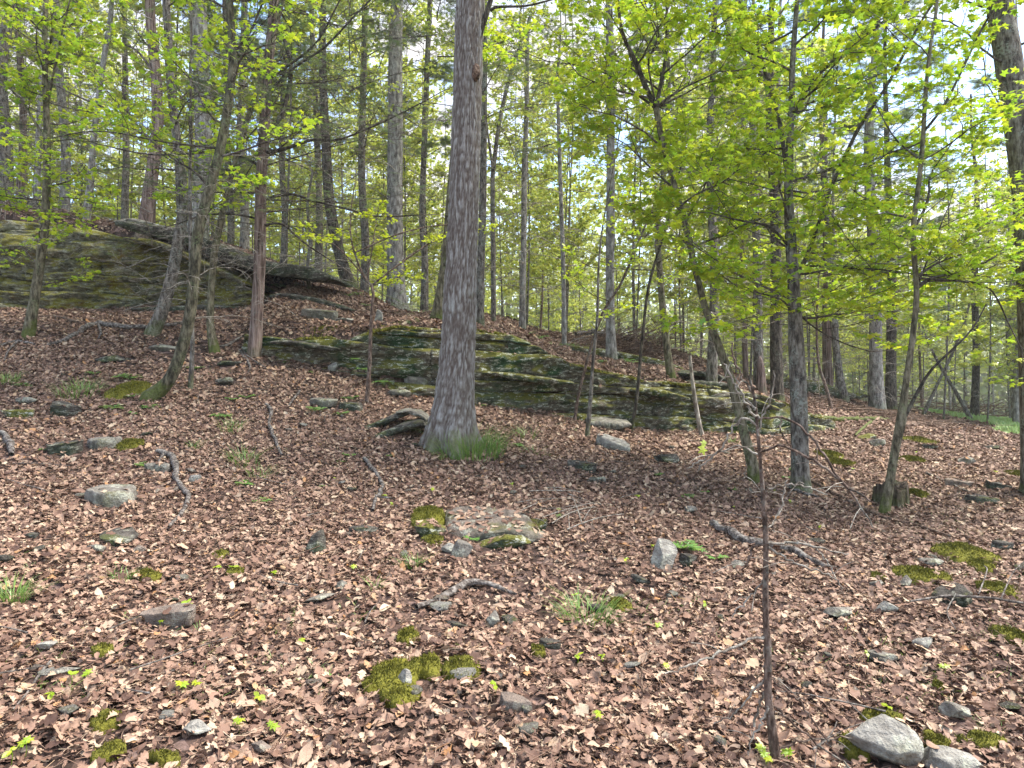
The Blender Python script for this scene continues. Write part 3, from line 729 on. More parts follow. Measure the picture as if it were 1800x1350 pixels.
EXC = []   # (x, y, radius) of trees already standing, so the fill keeps clear
def tree(label, pts, mat='grey', D=None, top=12.0, proto_=None, limbs=(), grow=None, flare=0.25, cat='tree', name='forest_tree', group=None, rough=0.06, sides=None, dmin=1.6, dead=None, seed=None, stop=False, limbmat=None):
    """pts: (column, row, width) in photo pixels from the foot upwards, at the distance where the foot meets the ground"""
    seed = seed if seed is not None else int(pts[0][0] * 3 + pts[0][1])
    r = np.random.default_rng(seed)
    if D is None:
        base = hit(pts[0][0], pts[0][1], dmin); D = base[1]
    x0 = (pts[0][0] - 900) / FOC * D; zb = hz(x0, D)
    W = np.array([np.r_[P(a, b, D), w / 2 / FOC * D] for a, b, w in pts])
    if W[0, 2] > zb + 0.02: W = np.vstack([np.r_[W[0, 0] - (W[1, 0] - W[0, 0]) * 0.1, D, zb, W[0, 3] * 1.05], W])
    W[0, 2] = min(W[0, 2], zb)
    W = np.vstack([np.r_[W[0, :2] - (W[1, :2] - W[0, :2]) * 0.1, W[0, 2] - 0.18, W[0, 3] * 1.05], W])
    if not stop and W[-1, 2] < top:
        d = unit(W[-1, :3] - W[-2, :3]); d = unit(d + np.array([0, 0, 1.2])); L = (top - W[-1, 2]) / max(d[2], .3)
        for f in (0.33, 0.66, 1.0):
            W = np.vstack([W, np.r_[W[-1, :3] + d * L / 3 + r.normal(0, 0.06, 3) * np.array([1, 1, 0]), max(W[-1, 3] * 0.68, 0.008)]])
    # give the stem some sway in depth too
    L = W[-1, 2] - W[0, 2]; n = int(np.clip(L / 0.10, 12, 150))
    C = catmull(W, n)
    ph = r.uniform(0, 6.28); hh = (C[:, 2] - C[0, 2])
    C[:, 1] += 0.05 * np.minimum(hh, 4) * np.sin(hh * 0.8 + ph) * 0.5
    rad = np.maximum(C[:, 3], 0.003)
    root = empty(name, (x0, D, zb), label, cat, group); org = np.array([x0, D, zb])
    mb = MB(); big = rad[3]
    sd = sides or int(np.clip(big * 160, 7, 22))
    trunk_shape(mb, C[:, :3], rad, sd, rough, seed % 89, flare * (1 if not stop else 1), 0.15 + big)
    mb.build('trunk', M[mat], root, origin=org)
    paths = [C]
    for lb in limbs:
        l = np.array([np.r_[P(a, b, D), w / 2 / FOC * D] for a, b, w in lb])
        dd = r.choice([-1, 1]) * r.uniform(.1, .35)
        k0 = np.argmin(np.linalg.norm(C[:, :3] - l[0, :3], axis=1)); l[0, :3] = C[k0, :3]
        l[1:, 1] += dd * np.linalg.norm(l[1:, :3] - l[0, :3], axis=1) + (l[0, 1] - D)
        LC = catmull(l, max(8, int(np.linalg.norm(l[-1, :3] - l[0, :3]) / 0.12)))
        m2 = MB(); tube(m2, LC[:, :3], np.maximum(LC[:, 3], 0.003) * (1 + 0.08 * r.normal(size=len(LC))), 7, r.uniform())
        m2.build('limb', M[limbmat or mat], root, origin=org); paths.append(LC)
    if grow:
        g = Grow(seed + 5, **grow.get('g', {}))
        nb, z0, z1, (la, lb_), el = grow['n'], grow['z0'], grow['z1'], grow['L'], grow.get('el', (.05, .7))
        for pi, path in enumerate(paths):
            cand = np.nonzero((path[:, 2] > z0) & (path[:, 2] < z1))[0]
            if len(cand) < 2: continue
            cnt = nb if pi == 0 else max(3, int(nb * grow.get('limbshare', .45)))
            for j in range(cnt):
                q = path[cand[int((j + r.uniform()) / cnt * len(cand)) % len(cand)]]
                a = grow.get('az', 0) + j * 2.4 + r.uniform(0, 1.0); u = (q[2] - z0) / (z1 - z0)
                g.branch(q[:3], (math.cos(a), math.sin(a), r.uniform(*el)), r.uniform(la, lb_) * (1.1 - 0.4 * u), max(0.006, min(0.016, q[3] * 0.5)))
            if pi > 0: g.branch(path[-1, :3], path[-1, :3] - path[-3, :3], r.uniform(la, lb_) * .8, max(path[-1, 3], .005))
        o = g.tw.build('branches', M[grow.get('tm', 'twig')], root, origin=org); o['kind'] = 'stuff'
        kind = grow.get('leaf', 'maple')
        if kind == 'maple': m = g.leaf_mesh('crown', None, MAPLE_V, MAPLE_T, grow.get('size', (0.05, 0.09)), 0.45, 0.25, 0.03, grow.get('tint', (0.4, 0.25)))
        elif kind == 'oval': m = g.leaf_mesh('crown', None, OVAL_V, OVAL_Q, grow.get('size', (0.05, 0.09)), 0.45, 0.25, 0.01, grow.get('tint', (0.4, 0.25)))
        elif kind == 'hem': m = g.leaf_mesh('crown', None, SPRIG_V, SPRIG_T, (0.10, 0.18), 0.25, 0.12, 0.0, (0.4, 0.3))
        else: m = None
        if m is not None:
            o = m.build('crown', M['hemlock' if kind == 'hem' else 'maple'], root, smooth=False, origin=org); o['kind'] = 'stuff'
    for pr in (proto_ or ()):
        add_proto(root, pr[0], pr[1], r.uniform(0, 6.28), pr[2] if len(pr) > 2 else 1.0, pr[3] if len(pr) > 3 else 0.0)
    if dead:
        g = Grow(seed + 9, 0.5, (4, 3), 0.2, -0.06, 0.8, 0, 0.3, 0.008)
        n_, z0, z1, la, lb_ = dead
        cand = np.nonzero((C[:, 2] > zb + z0) & (C[:, 2] < zb + z1))[0]
        for j in range(n_):
            q = C[cand[int((j + r.uniform()) / n_ * len(cand)) % len(cand)]]; a = j * 2.4 + r.uniform(0, 1)
            g.branch(q[:3], (math.cos(a), math.sin(a), r.uniform(-.1, .6)), r.uniform(la, lb_), 0.007)
        o = g.tw.build('dead_branches', M['deadtwig'], root, origin=org); o['kind'] = 'stuff'
    EXC.append((x0, D, 0.8))
    return root
# ------------------------------------------------------------------ the great oak
def great_oak():
    D0 = hit(795, 800)[1]; s = D0 / FOC
    cols = [(795, 812, 112), (794, 780, 104), (796, 745, 86), (799, 700, 72), (803, 640, 65), (807, 560, 62), (811, 460, 58), (815, 360, 55), (819, 250, 53), (822, 150, 52), (824, 60, 53), (827, -20, 52)]
    W = np.array([np.r_[P(a, b, D0 + 0.25), w / 2 * s] for a, b, w in cols])
    zb = hz(W[0, 0], D0)
    for f in (2.2, 2.2, 2.0, 1.6): W = np.vstack([W, np.r_[W[-1, :3] + [0.04, 0.05, f], W[-1, 3] * 0.84]])
    W = np.vstack([np.r_[W[0, :2], W[0, 2] - 0.25, W[0, 3] * 1.12], W])
    root = empty('oak_tree', (W[1, 0], D0 + 0.25, zb), 'great oak with thick furrowed bark and flared foot in grass', 'tree'); org = np.array(root.location)
    C = catmull(W, 500); top = C[:, 2] < 8.0
    S_ = 196; th = np.linspace(0, 2 * math.pi, S_, endpoint=False)
    ln = np.r_[0, np.cumsum(np.linalg.norm(np.diff(C[:, :3], axis=0), axis=1))]
    R0 = C[:, 3]; hh = C[:, 2] - zb
    ct, st = np.cos(th)[None], np.sin(th)[None]
    q = np.stack([ct * 0.26 + 0 * hh[:, None], st * 0.26 + 0 * hh[:, None], ln[:, None] + 0 * ct], -1).reshape(-1, 3)
    warp = 0.03 * fbm(q * np.array([5, 5, 2.2]), 2, 21)[:, None]
    qq = q + np.c_[warp[:, 0], -warp[:, 0], warp[:, 0] * 2]
    f1 = vnoise(qq * np.array([34, 34, 9]), 31); f2 = vnoise(qq * np.array([62, 62, 22]), 32); f3 = vnoise(q * np.array([110, 110, 45]), 33)
    ridge = np.clip(1 - 1.9 * np.abs(f1), -0.4, 1); ridge2 = 1 - 1.7 * np.abs(f2)
    hgt = (0.5 + 0.35 * (0.5 - ridge) + 0.22 * (0.5 - ridge2) + 0.16 * f3).reshape(len(C), S_)   # plates high, furrows low
    big = fbm(q * np.array([5, 5, 1.3]), 3, 35).reshape(len(C), S_)
    flare = np.exp(-np.clip(hh, 0, 9) / 0.22)[:, None] * (0.24 * np.sin(th * 4 + 0.6)[None] + 0.16 * np.sin(th * 7 + 2)[None])
    R = R0[:, None] * (1 + 0.035 * big + flare) + 0.030 * (np.clip(hgt, 0.0, 1.0) - 0.7)
    mb = MB(); tube(mb, C[:, :3], np.ones(len(C)), S_, 0.5, False, rfun=R)
    mb.tint[-1] = np.clip(hgt, 0, 1).ravel()
    mb.build('trunk', M['oak'], root, origin=org)
    # scar with a hollow knot and a side limb near the top
    kx = P(838, 138, D0 + 0.25); v, f = ICO[3]
    rg = np.random.default_rng(4); m = MB()
    p = v * np.array([0.05, 0.07, 0.10]); p = p * (1 + 0.35 * fbm(v * 2.5, 3, 8))[:, None]
    p = p + kx + np.array([0.0, -0.17, 0.0]); m.add(p, None, f, 0.15); m.build('bark_knot', M['brownwood'], root, origin=org)
    lim = np.array([np.r_[P(a, b, D0 + 0.2), w / 2 * s] for a, b, w in [(842, 62, 12), (855, 25, 10), (864, -5, 9), (880, -60, 8), (905, -140, 6)]])
    LC = catmull(lim, 16); m = MB(); tube(m, LC[:, :3], LC[:, 3], 8); m.build('limb', M['dark'], root, origin=org)
    lim2 = np.array([np.r_[P(a, b, D0), w / 2 * s] for a, b, w in [(862, 18, 6), (875, 12, 5), (925, 10, 4), (975, -2, 3)]]); LC2 = catmull(lim2, 12)
    m = MB(); tube(m, LC2[:, :3], LC2[:, 3], 5); m.build('limb', M['dark'], root, origin=org)
    g = Grow(77, 0.5, (7, 5), 0.22, 0.05, 0.9, 7, 0.4, 0.01)
    for j in range(14):
        i = int(len(C) * (0.72 + 0.27 * j / 14)); a = j * 2.4
        g.branch(C[i, :3], (math.cos(a), math.sin(a), 0.5), 2.6 - 0.04 * j, 0.03)
    g.branch(LC[-1, :3], (0.5, 0, 1), 1.6, 0.012)
    o = g.tw.build('branches', M['twig'], root, origin=org); o['kind'] = 'stuff'
    o = g.leaf_mesh('crown', None, MAPLE_V, MAPLE_T, (0.08, 0.13), 0.5).build('crown', M['maple'], root, smooth=False, origin=org); o['kind'] = 'stuff'
    EXC.append((W[1, 0], D0, 1.5))
    # leafy spray growing across the trunk at breast height of the picture belongs to the thin maple behind
great_oak()

# ------------------------------------------------------------------ trees one can tell apart
LEAFY = dict(n=22, z0=3.2, z1=9.5, L=(0.9, 2.0))
tree('young maple with mossy foot, leftmost stem before the mossy cliff', [(50, 592, 20), (60, 520, 16), (73, 420, 15), (79, 330, 13), (83, 230, 11), (85, 120, 9), (89, 0, 8)], 'mossy', top=9,
     limbs=[[(84, 200, 6), (110, 140, 4), (150, 60, 3), (190, -10, 2)], [(82, 250, 5), (50, 190, 4), (10, 140, 3)], [(85, 110, 6), (105, 60, 4), (100, -10, 3)], [(79, 345, 4), (60, 380, 3), (35, 372, 2)]],
     grow=dict(n=14, z0=3.0, z1=7.5, L=(0.7, 1.5), el=(-.1, .5), size=(0.05, 0.09), tint=(.35, .25), g=dict(leafn=5, kids=(5, 4))), dead=(12, 1.0, 4, .6, 1.4))
tree('reddish trunk far behind the fallen branches on the left crest', [(36, 345, 15), (37, 250, 12), (38, 150, 11), (35, 0, 9)], 'red', D=21, top=14, proto_=[('hemfar', 0), ('dead', 1)])
tree('slim grey trunk standing on the crest just left of the reddish hemlock', [(150, 392, 15), (158, 330, 12), (167, 240, 10), (180, 150, 9), (195, 30, 8)], 'pale', D=16, top=13, proto_=[('dead', 0), ('broad', 4, 1.0, 2.0)])
tree('reddish hemlock rooted on the top edge of the mossy cliff', [(256, 408, 27), (263, 330, 22), (274, 230, 20), (274, 150, 18), (268, 60, 16), (268, -10, 15)], 'red', D=14.8, top=14, proto_=[('hemfar', 1, 1.0, 3.6)],
     limbs=[[(262, 250, 6), (235, 225, 5), (200, 200, 4), (150, 180, 3), (90, 150, 2)], [(272, 130, 5), (230, 80, 4), (180, 60, 3)]], limbmat='twig', flare=.35)
tree('dark grey curving trunk rising past the cliff between two pale trunks', [(268, 588, 24), (284, 550, 21), (301, 490, 20), (313, 420, 19), (320, 350, 17), (309, 265, 15), (297, 150, 14), (295, 50, 13), (294, -10, 12)], 'grey', top=13, proto_=[('dead', 1, .8)],
     grow=dict(n=8, z0=4.5, z1=9, L=(0.9, 1.8), leaf='hem', g=dict(lift=0.0, flat=.15, kids=(7, 4), leafn=2)))
tree('thick grey trunk with a pale bark scar behind the curved mossy tree', [(346, 424, 36), (352, 350, 31), (356, 250, 29), (355, 150, 27), (354, 50, 25), (352, -20, 24)], 'pale', D=15.2, top=16, proto_=[('broad', 0, 1.2, 1.5)], flare=.3)
tree('curved mossy tree leaning out of the leaf litter on the left', [(262, 702, 30), (283, 684, 24), (303, 658, 20), (324, 600, 19), (337, 540, 19), (345, 470, 18), (352, 410, 18), (370, 345, 17), (389, 275, 16), (402, 200, 15), (409, 120, 14), (405, 50, 13), (400, -15, 12)], 'mossydark', top=10,
     limbs=[[(372, 335, 5), (340, 300, 4), (290, 270, 3), (240, 230, 2)], [(405, 90, 6), (440, 60, 4), (470, 0, 3)], [(390, 265, 5), (360, 262, 4), (300, 258, 3), (200, 245, 2), (120, 262, 1.5)]], limbmat='dark',
     grow=dict(n=10, z0=4.0, z1=9, L=(0.7, 1.6), g=dict(leafn=3)), dead=(22, 1.0, 4.5, .5, 1.3))
tree('thin grey stem with mossy foot right of the curved tree', [(378, 620, 18), (369, 570, 13), (371, 500, 12), (377, 440, 12), (391, 378, 11), (407, 315, 10), (432, 235, 9), (456, 165, 8), (480, 80, 7), (500, 0, 6)], 'mossy', top=9, grow=dict(n=8, z0=4, z1=8, L=(.6, 1.4), leaf='hem', g=dict(lift=0.0, flat=.15, leafn=3, kids=(6, 4))), dead=(18, .8, 4, .4, 1.1))
tree('very thin upright sapling beside the curved mossy tree', [(335, 685, 9), (339, 600, 7), (336, 480, 7), (331, 350, 6), (329, 200, 5), (333, 60, 4), (333, -10, 4)], 'grey', top=7.5, grow=dict(n=8, z0=3.5, z1=7, L=(.4, 1.0), g=dict(leafn=3)), dead=(8, .8, 3.5, .3, .8))
tree('hemlock with red lower bark and long level branches beside the ledge end', [(447, 628, 24), (450, 570, 21), (455, 480, 20), (458, 400, 20), (461, 320, 19), (468, 240, 18), (472, 160, 17), (478, 80, 16), (484, -10, 15)], 'red', top=12,
     limbs=[[(457, 290, 6), (420, 274, 5), (370, 265, 4.5), (310, 266, 4), (240, 262, 3), (150, 240, 2)], [(468, 272, 7), (510, 268, 6), (560, 258, 5), (610, 262, 4), (690, 240, 3), (760, 215, 2)],
            [(470, 350, 6), (510, 340, 5), (545, 350, 4.5), (600, 362, 4), (660, 375, 3), (740, 370, 2)], [(466, 395, 4), (500, 397, 4), (540, 430, 3), (600, 470, 2)],
            [(470, 235, 8), (492, 210, 8), (503, 165, 8), (506, 110, 7), (492, 60, 7), (470, 0, 6)], [(472, 190, 5), (440, 120, 4), (425, 60, 3.5), (415, -10, 3)], [(478, 170, 5), (520, 130, 4), (580, 95, 4), (640, 40, 3), (700, -10, 2)],
            [(455, 385, 4), (420, 380, 3.5), (370, 383, 3), (330, 400, 2)], [(505, 150, 4), (560, 90, 3.5), (600, 30, 3)]], limbmat='dark',
     grow=dict(n=12, z0=3.8, z1=9, L=(0.9, 2.0), leaf='hem', limbshare=.4, el=(-.1, .3), g=dict(lift=0.0, flat=.13, kids=(7, 4), leafn=1, wob=.1)), dead=(34, .9, 4.6, .5, 1.5))
tree('dark leaning trunk beyond the tip of the overhanging slab', [(615, 508, 24), (604, 470, 20), (590, 420, 19), (579, 350, 18), (575, 260, 16), (570, 170, 14), (566, 60, 12), (566, -10, 11)], 'dark', D=16, top=13, proto_=[('broad', 2, 1.0, 1.6), ('dead', 2)], flare=.5)
tree('tall pale lichen covered trunk with a wide foot left of the great oak', [(700, 549, 40), (697, 510, 32), (694, 420, 29), (693, 330, 27), (695, 230, 26), (696, 120, 24), (698, 20, 22), (700, -20, 21)], 'pale', D=17, top=17, proto_=[('broad', 1, 1.15, 4.0), ('dead', 0, 1.1)], flare=.25)
tree('thin reddish sapling with yellow green leaf sprays left of the great oak', [(645, 708, 8), (650, 640, 7), (653, 560, 6), (656, 510, 5), (646, 495, 5), (632, 470, 4)], 'redstem', top=4.4, flare=.1,
     limbs=[[(655, 505, 3.5), (690, 470, 3), (740, 430, 2.5), (790, 395, 2)], [(648, 495, 3), (650, 440, 2.6), (655, 380, 2)], [(640, 480, 3), (600, 440, 2.5), (570, 420, 2)], [(652, 440, 3), (700, 405, 2.5), (770, 385, 2), (815, 385, 2)]],
     grow=dict(n=3, z0=2.9, z1=4.6, L=(.3, .55), el=(-.1, .2), size=(.03, .06), tint=(.15, .15), limbshare=.7, g=dict(flat=.1, lift=0, leafn=4, kids=(4, 3))))
tree('dark trunk mostly hidden directly behind the great oak', [(768, 575, 26), (776, 520, 22), (786, 450, 20), (794, 350, 18), (806, 200, 16), (818, 0, 14)], 'mossy', D=12.4, top=12, proto_=[('hemlock', 0, .9, 2.2)], flare=.5)
tree('slender trunk showing just right of the great oak', [(843, 560, 16), (845, 480, 14), (848, 380, 13), (850, 250, 12), (852, 100, 10), (853, 0, 9)], 'grey', D=14.5, top=12, proto_=[('dead', 1), ('broad', 0, .9, 1.5)])
tree('forked thin tree in the open gap of sky right of the great oak', [(868, 600, 10), (867, 450, 9), (866, 330, 8), (868, 290, 8), (880, 200, 7), (905, 100, 6), (915, 80, 5)], 'grey', D=18, top=12, limbs=[[(867, 300, 5), (858, 240, 4), (850, 170, 3), (845, 100, 2)]], proto_=[('dead', 2)])
tree('pale slim trunk with peeling red foot on the ferny crest', [(918, 592, 13), (919, 500, 11), (921, 400, 10), (922, 300, 10), (926, 180, 8), (928, 50, 7)], 'pale', D=19.5, top=13, proto_=[('dead', 0), ('broad', 2, 1, 2.0)])
tree('thin pale trunk left of the fallen log on the terrace', [(992, 612, 9), (991, 520, 8), (989, 420, 8), (985, 300, 7), (980, 150, 6)], 'pale', D=17, top=11, proto_=[('dead', 1), ('hemlock', 1, .9, 2.6)])
tree('straight grey trunk standing right in front of the brush covered log', [(1075, 634, 20), (1073, 560, 16), (1073, 460, 15), (1074, 350, 15), (1073, 240, 14), (1072, 120, 13), (1070, 20, 12)], 'pale', D=14.2, top=14, proto_=[('broad', 3, 1.05, 2.0), ('dead', 2, .9)])
tree('narrow dark trunk on the ledge top left of the stacked slabs', [(1180, 662, 15), (1174, 620, 13), (1166, 550, 12), (1160, 480, 11), (1155, 400, 10), (1165, 300, 9), (1175, 150, 8)], 'mossy', D=13.2, top=10, proto_=[('hemlock', 2, .8, 1.8), ('dead', 0, .8)])
tree('dark upright trunk rising beside the stacked slabs on the ledge', [(1250, 688, 20), (1252, 620, 18), (1255, 540, 17), (1256, 450, 16), (1252, 350, 14), (1250, 250, 12), (1254, 120, 10), (1256, 0, 9)], 'grey', D=12.9, top=13, proto_=[('hemlock', 3, .9, 1.5), ('dead', 1, .9)])
tree('pale leaning trunk forking high with spreading limbs, before the ledge', [(1327, 848, 23), (1322, 815, 20), (1308, 765, 17), (1295, 715, 16), (1282, 665, 15), (1262, 610, 14), (1240, 550, 12), (1222, 480, 11), (1205, 400, 11), (1185, 320, 10), (1165, 240, 10), (1156, 185, 11)], 'mossy', top=4.3, stop=True,
     limbs=[[(1156, 190, 10), (1138, 155, 9), (1118, 110, 8), (1092, 60, 6), (1080, -20, 5)], [(1158, 188, 8), (1164, 150, 8), (1178, 90, 7), (1188, 0, 6)], [(1154, 182, 5), (1130, 165, 4), (1080, 125, 4), (1030, 104, 3), (965, 92, 2)],
            [(1140, 150, 4), (1138, 110, 3), (1155, 70, 3), (1120, 20, 2)], [(1190, 340, 4), (1150, 290, 3), (1110, 240, 2)], [(1200, 385, 4), (1240, 330, 3), (1260, 270, 2)]], limbmat='dark',
     grow=dict(n=6, z0=3.0, z1=8, L=(.7, 1.5), limbshare=1.2, g=dict(leafn=6, kids=(6, 4)), size=(.046, .09), tint=(.3, .25)))
tree('sturdy maple with dark upper limbs and broad bright leaves before the ledge', [(1408, 866, 36), (1406, 830, 30), (1404, 760, 29), (1402, 690, 28), (1399, 620, 27), (1397, 560, 24), (1395, 480, 20), (1392, 400, 18), (1391, 330, 15), (1394, 260, 13), (1397, 180, 11), (1398, 100, 10), (1403, -10, 8)], 'grey', top=9.5,
     limbs=[[(1390, 330, 8), (1389, 230, 8), (1384, 180, 7), (1368, 90, 6), (1352, -10, 5)], [(1391, 205, 7), (1415, 165, 6), (1450, 120, 6), (1520, 65, 5), (1590, 10, 3)], [(1395, 500, 7), (1420, 440, 6), (1438, 380, 6), (1450, 340, 6), (1478, 270, 6), (1500, 225, 6), (1535, 170, 5), (1560, 120, 5), (1590, 60, 4), (1630, 0, 3)],
            [(1395, 440, 5), (1350, 400, 4), (1290, 390, 3), (1240, 380, 2)], [(1398, 560, 4), (1370, 530, 3), (1330, 520, 2)], [(1398, 540, 4), (1440, 575, 3), (1500, 600, 2.5), (1560, 615, 2)], [(1396, 470, 5), (1450, 470, 4), (1520, 480, 3), (1570, 490, 2)]], limbmat='dark',
     grow=dict(n=18, z0=2.2, z1=8, L=(0.8, 1.9), limbshare=.35, el=(-.05, .45), g=dict(leafn=7, kids=(6, 4), flat=.25), size=(.05, .10), tint=(.3, .25)))
tree('dark forked trunk half hidden in leaves behind the sturdy maple', [(1366, 694, 22), (1364, 600, 20), (1362, 480, 18), (1360, 380, 18), (1358, 260, 17), (1356, 150, 15)], 'dark', D=15, top=12, limbs=[[(1357, 160, 9), (1340, 110, 8), (1310, 70, 7), (1290, 0, 5)], [(1357, 150, 9), (1372, 60, 8), (1374, -10, 7)]], proto_=[('broad', 4, 1.1, 1.4)])
tree('grey trunk between the slab stack and the sturdy maple, further back', [(1334, 680, 18), (1331, 560, 16), (1329, 430, 14), (1327, 300, 13), (1325, 150, 11)], 'grey', D=16.5, top=12, proto_=[('hemlock', 4, .9, 1.2), ('dead', 2)])
tree('dark slender maple with twin stems beside the old stump', [(1554, 906, 19), (1560, 870, 17), (1567, 830, 15), (1575, 780, 15), (1583, 738, 17), (1588, 690, 12), (1594, 640, 11), (1600, 590, 10), (1605, 520, 9.5), (1600, 450, 9), (1599, 400, 9), (1610, 320, 8), (1620, 240, 8), (1628, 160, 7), (1640, 80, 6), (1656, -10, 5)], 'mossy', top=7.5,
     limbs=[[(1585, 742, 8), (1600, 700, 6), (1620, 655, 5), (1650, 620, 4), (1680, 585, 3), (1700, 540, 2)], [(1606, 508, 8), (1640, 488, 6), (1680, 480, 5), (1730, 470, 4), (1790, 440, 3)], [(1700, 478, 4), (1740, 500, 3.5), (1780, 545, 3)], [(1603, 410, 5), (1625, 370, 5), (1640, 340, 4), (1650, 300, 3), (1700, 240, 2)],
            [(1625, 235, 5), (1650, 190, 5), (1680, 110, 4), (1700, 60, 3.5), (1735, 0, 3)], [(1606, 500, 3), (1640, 440, 3), (1670, 380, 2)], [(1612, 290, 4), (1580, 240, 3), (1560, 180, 2)]], limbmat='dark',
     grow=dict(n=10, z0=2.6, z1=7.5, L=(.6, 1.4), limbshare=.4, el=(-.05, .5), g=dict(leafn=5, kids=(5, 4), flat=.25), size=(.046, .09), tint=(.35, .25)), flare=.2)
tree('thick rough barked trunk leaning in at the right edge of view', [(1838, 870, 64), (1830, 780, 56), (1818, 600, 52), (1806, 450, 49), (1797, 330, 46), (1785, 200, 44), (1775, 90, 42), (1766, -20, 40)], 'grey', top=12, flare=.4, grow=dict(n=12, z0=4.5, z1=11, L=(1, 2), g=dict(leafn=7)))
# the next rank, right hand side
tree('wide grey trunk, largest of the pair beyond the rotting log', [(1543, 722, 26), (1540, 650, 22), (1537, 560, 20), (1534, 420, 18), (1530, 250, 16)], 'pale', D=20, top=14, proto_=[('hemfar', 0, 1, 1.2), ('dead', 0)])
tree('dark trunk close beside the wide grey trunk beyond the rotting log', [(1566, 722, 20), (1566, 640, 17), (1565, 540, 16), (1566, 400, 14)], 'dark', D=21, top=14, proto_=[('hemfar', 1, 1, 1.2)])
tree('pale trunk with a green tint before the small far ledge', [(1366, 700, 17), (1365, 650, 15), (1364, 560, 14), (1363, 420, 13)], 'pale', D=17.5, top=12, proto_=[('dead', 1)])
tree('broken reddish snag with a splintered top behind the ledge', [(1337, 692, 19), (1337, 660, 15), (1336, 638, 11), (1334, 626, 4)], 'red', D=16.2, top=0, stop=True, name='broken_tree')
tree('thick red barked trunk rising behind the small far ledge', [(1456, 702, 17), (1455, 640, 16), (1453, 540, 15), (1450, 400, 13)], 'red', D=20.5, top=13, proto_=[('hemfar', 2, 1, 1.4), ('dead', 2)])
tree('leaning grey trunk with torn foot where the mossy log fell', [(1484, 700, 15), (1476, 660, 13), (1468, 600, 12), (1460, 520, 11)], 'grey', D=20, top=11, proto_=[('dead', 0)])
tree('thin forked sapling on the slope before the small far ledge', [(1462, 722, 7), (1452, 680, 6), (1440, 640, 5), (1436, 580, 4), (1437, 500, 3)], 'redstem', top=5.5, grow=dict(n=7, z0=2.6, z1=5.5, L=(.5, 1.0), g=dict(leafn=5), tint=(.3, .2)))
tree('pale column like trunk at the far right grass edge', [(1786, 742, 17), (1784, 690, 13), (1781, 640, 12), (1778, 500, 11)], 'pale', D=30, top=14, proto_=[('broadfar', 0, 1, 1)])
tree('dark crossing trunk leaning right beyond the grassy patch', [(1626, 722, 7), (1650, 670, 5), (1675, 620, 5), (1700, 560, 4)], 'grey', D=24, top=7, stop=False, proto_=[('dead', 1)])
tree('dark crossing trunk leaning left beyond the grassy patch', [(1706, 736, 8), (1680, 690, 6), (1655, 650, 5), (1635, 610, 4)], 'grey', D=25, top=4)
tree('upright dark trunk at the meeting point of the crossing trunks', [(1713, 737, 14), (1714, 660, 12), (1716, 560, 11), (1716, 400, 10)], 'dark', D=27, top=13, proto_=[('hemfar', 3, 1, 1)])
tree('bare thin pole leaning against the low ledge face, left one', [(1032, 768, 9), (1038, 700, 7), (1042, 640, 6), (1050, 560, 5), (1053, 470, 4), (1060, 400, 3)], 'grey', top=5.5, name='sapling', cat='sapling', flare=.1,
     grow=dict(n=5, z0=2.4, z1=5, L=(.4, .8), g=dict(leafn=4, flat=.2, kids=(4, 3)), size=(.04, .07), tint=(.3, .2)))
tree('bare pale pole leaning against the dark right end of the ledge', [(1234, 768, 9), (1226, 730, 8), (1218, 680, 7), (1213, 640, 6), (1212, 625, 5)], 'deadtwig', top=0, stop=True, name='dead_sapling', cat='dead sapling', flare=.1)
tree('thin dark sapling with bright sprays above the ledge middle', [(1010, 742, 6), (1020, 680, 5.5), (1055, 560, 5), (1090, 500, 4.5), (1120, 430, 4), (1150, 360, 3)], 'redstem', top=4.8, name='sapling', cat='sapling', flare=.1,
     grow=dict(n=7, z0=2.4, z1=5, L=(.4, .9), g=dict(leafn=4, flat=.2, kids=(5, 3)), size=(.04, .07), tint=(.3, .2)))
tree('slim sapling leaning over the ledge between grey trunk and slabs', [(1110, 760, 7), (1120, 690, 6), (1128, 600, 5.5), (1140, 500, 5), (1170, 400, 4), (1195, 300, 3)], 'dark', top=5.5, name='sapling', cat='sapling', flare=.1,
     grow=dict(n=8, z0=2.7, z1=5.6, L=(.5, 1.0), g=dict(leafn=4, flat=.25, kids=(5, 3)), size=(.04, .07), tint=(.35, .25)))
tree('small crooked hemlock sapling beneath the dark leaning trunk', [(545, 520, 7), (541, 470, 6), (546, 420, 6), (540, 360, 5), (548, 300, 4)], 'grey', D=13.5, top=6, name='sapling', cat='sapling', proto_=[('dead', 2, .6)])
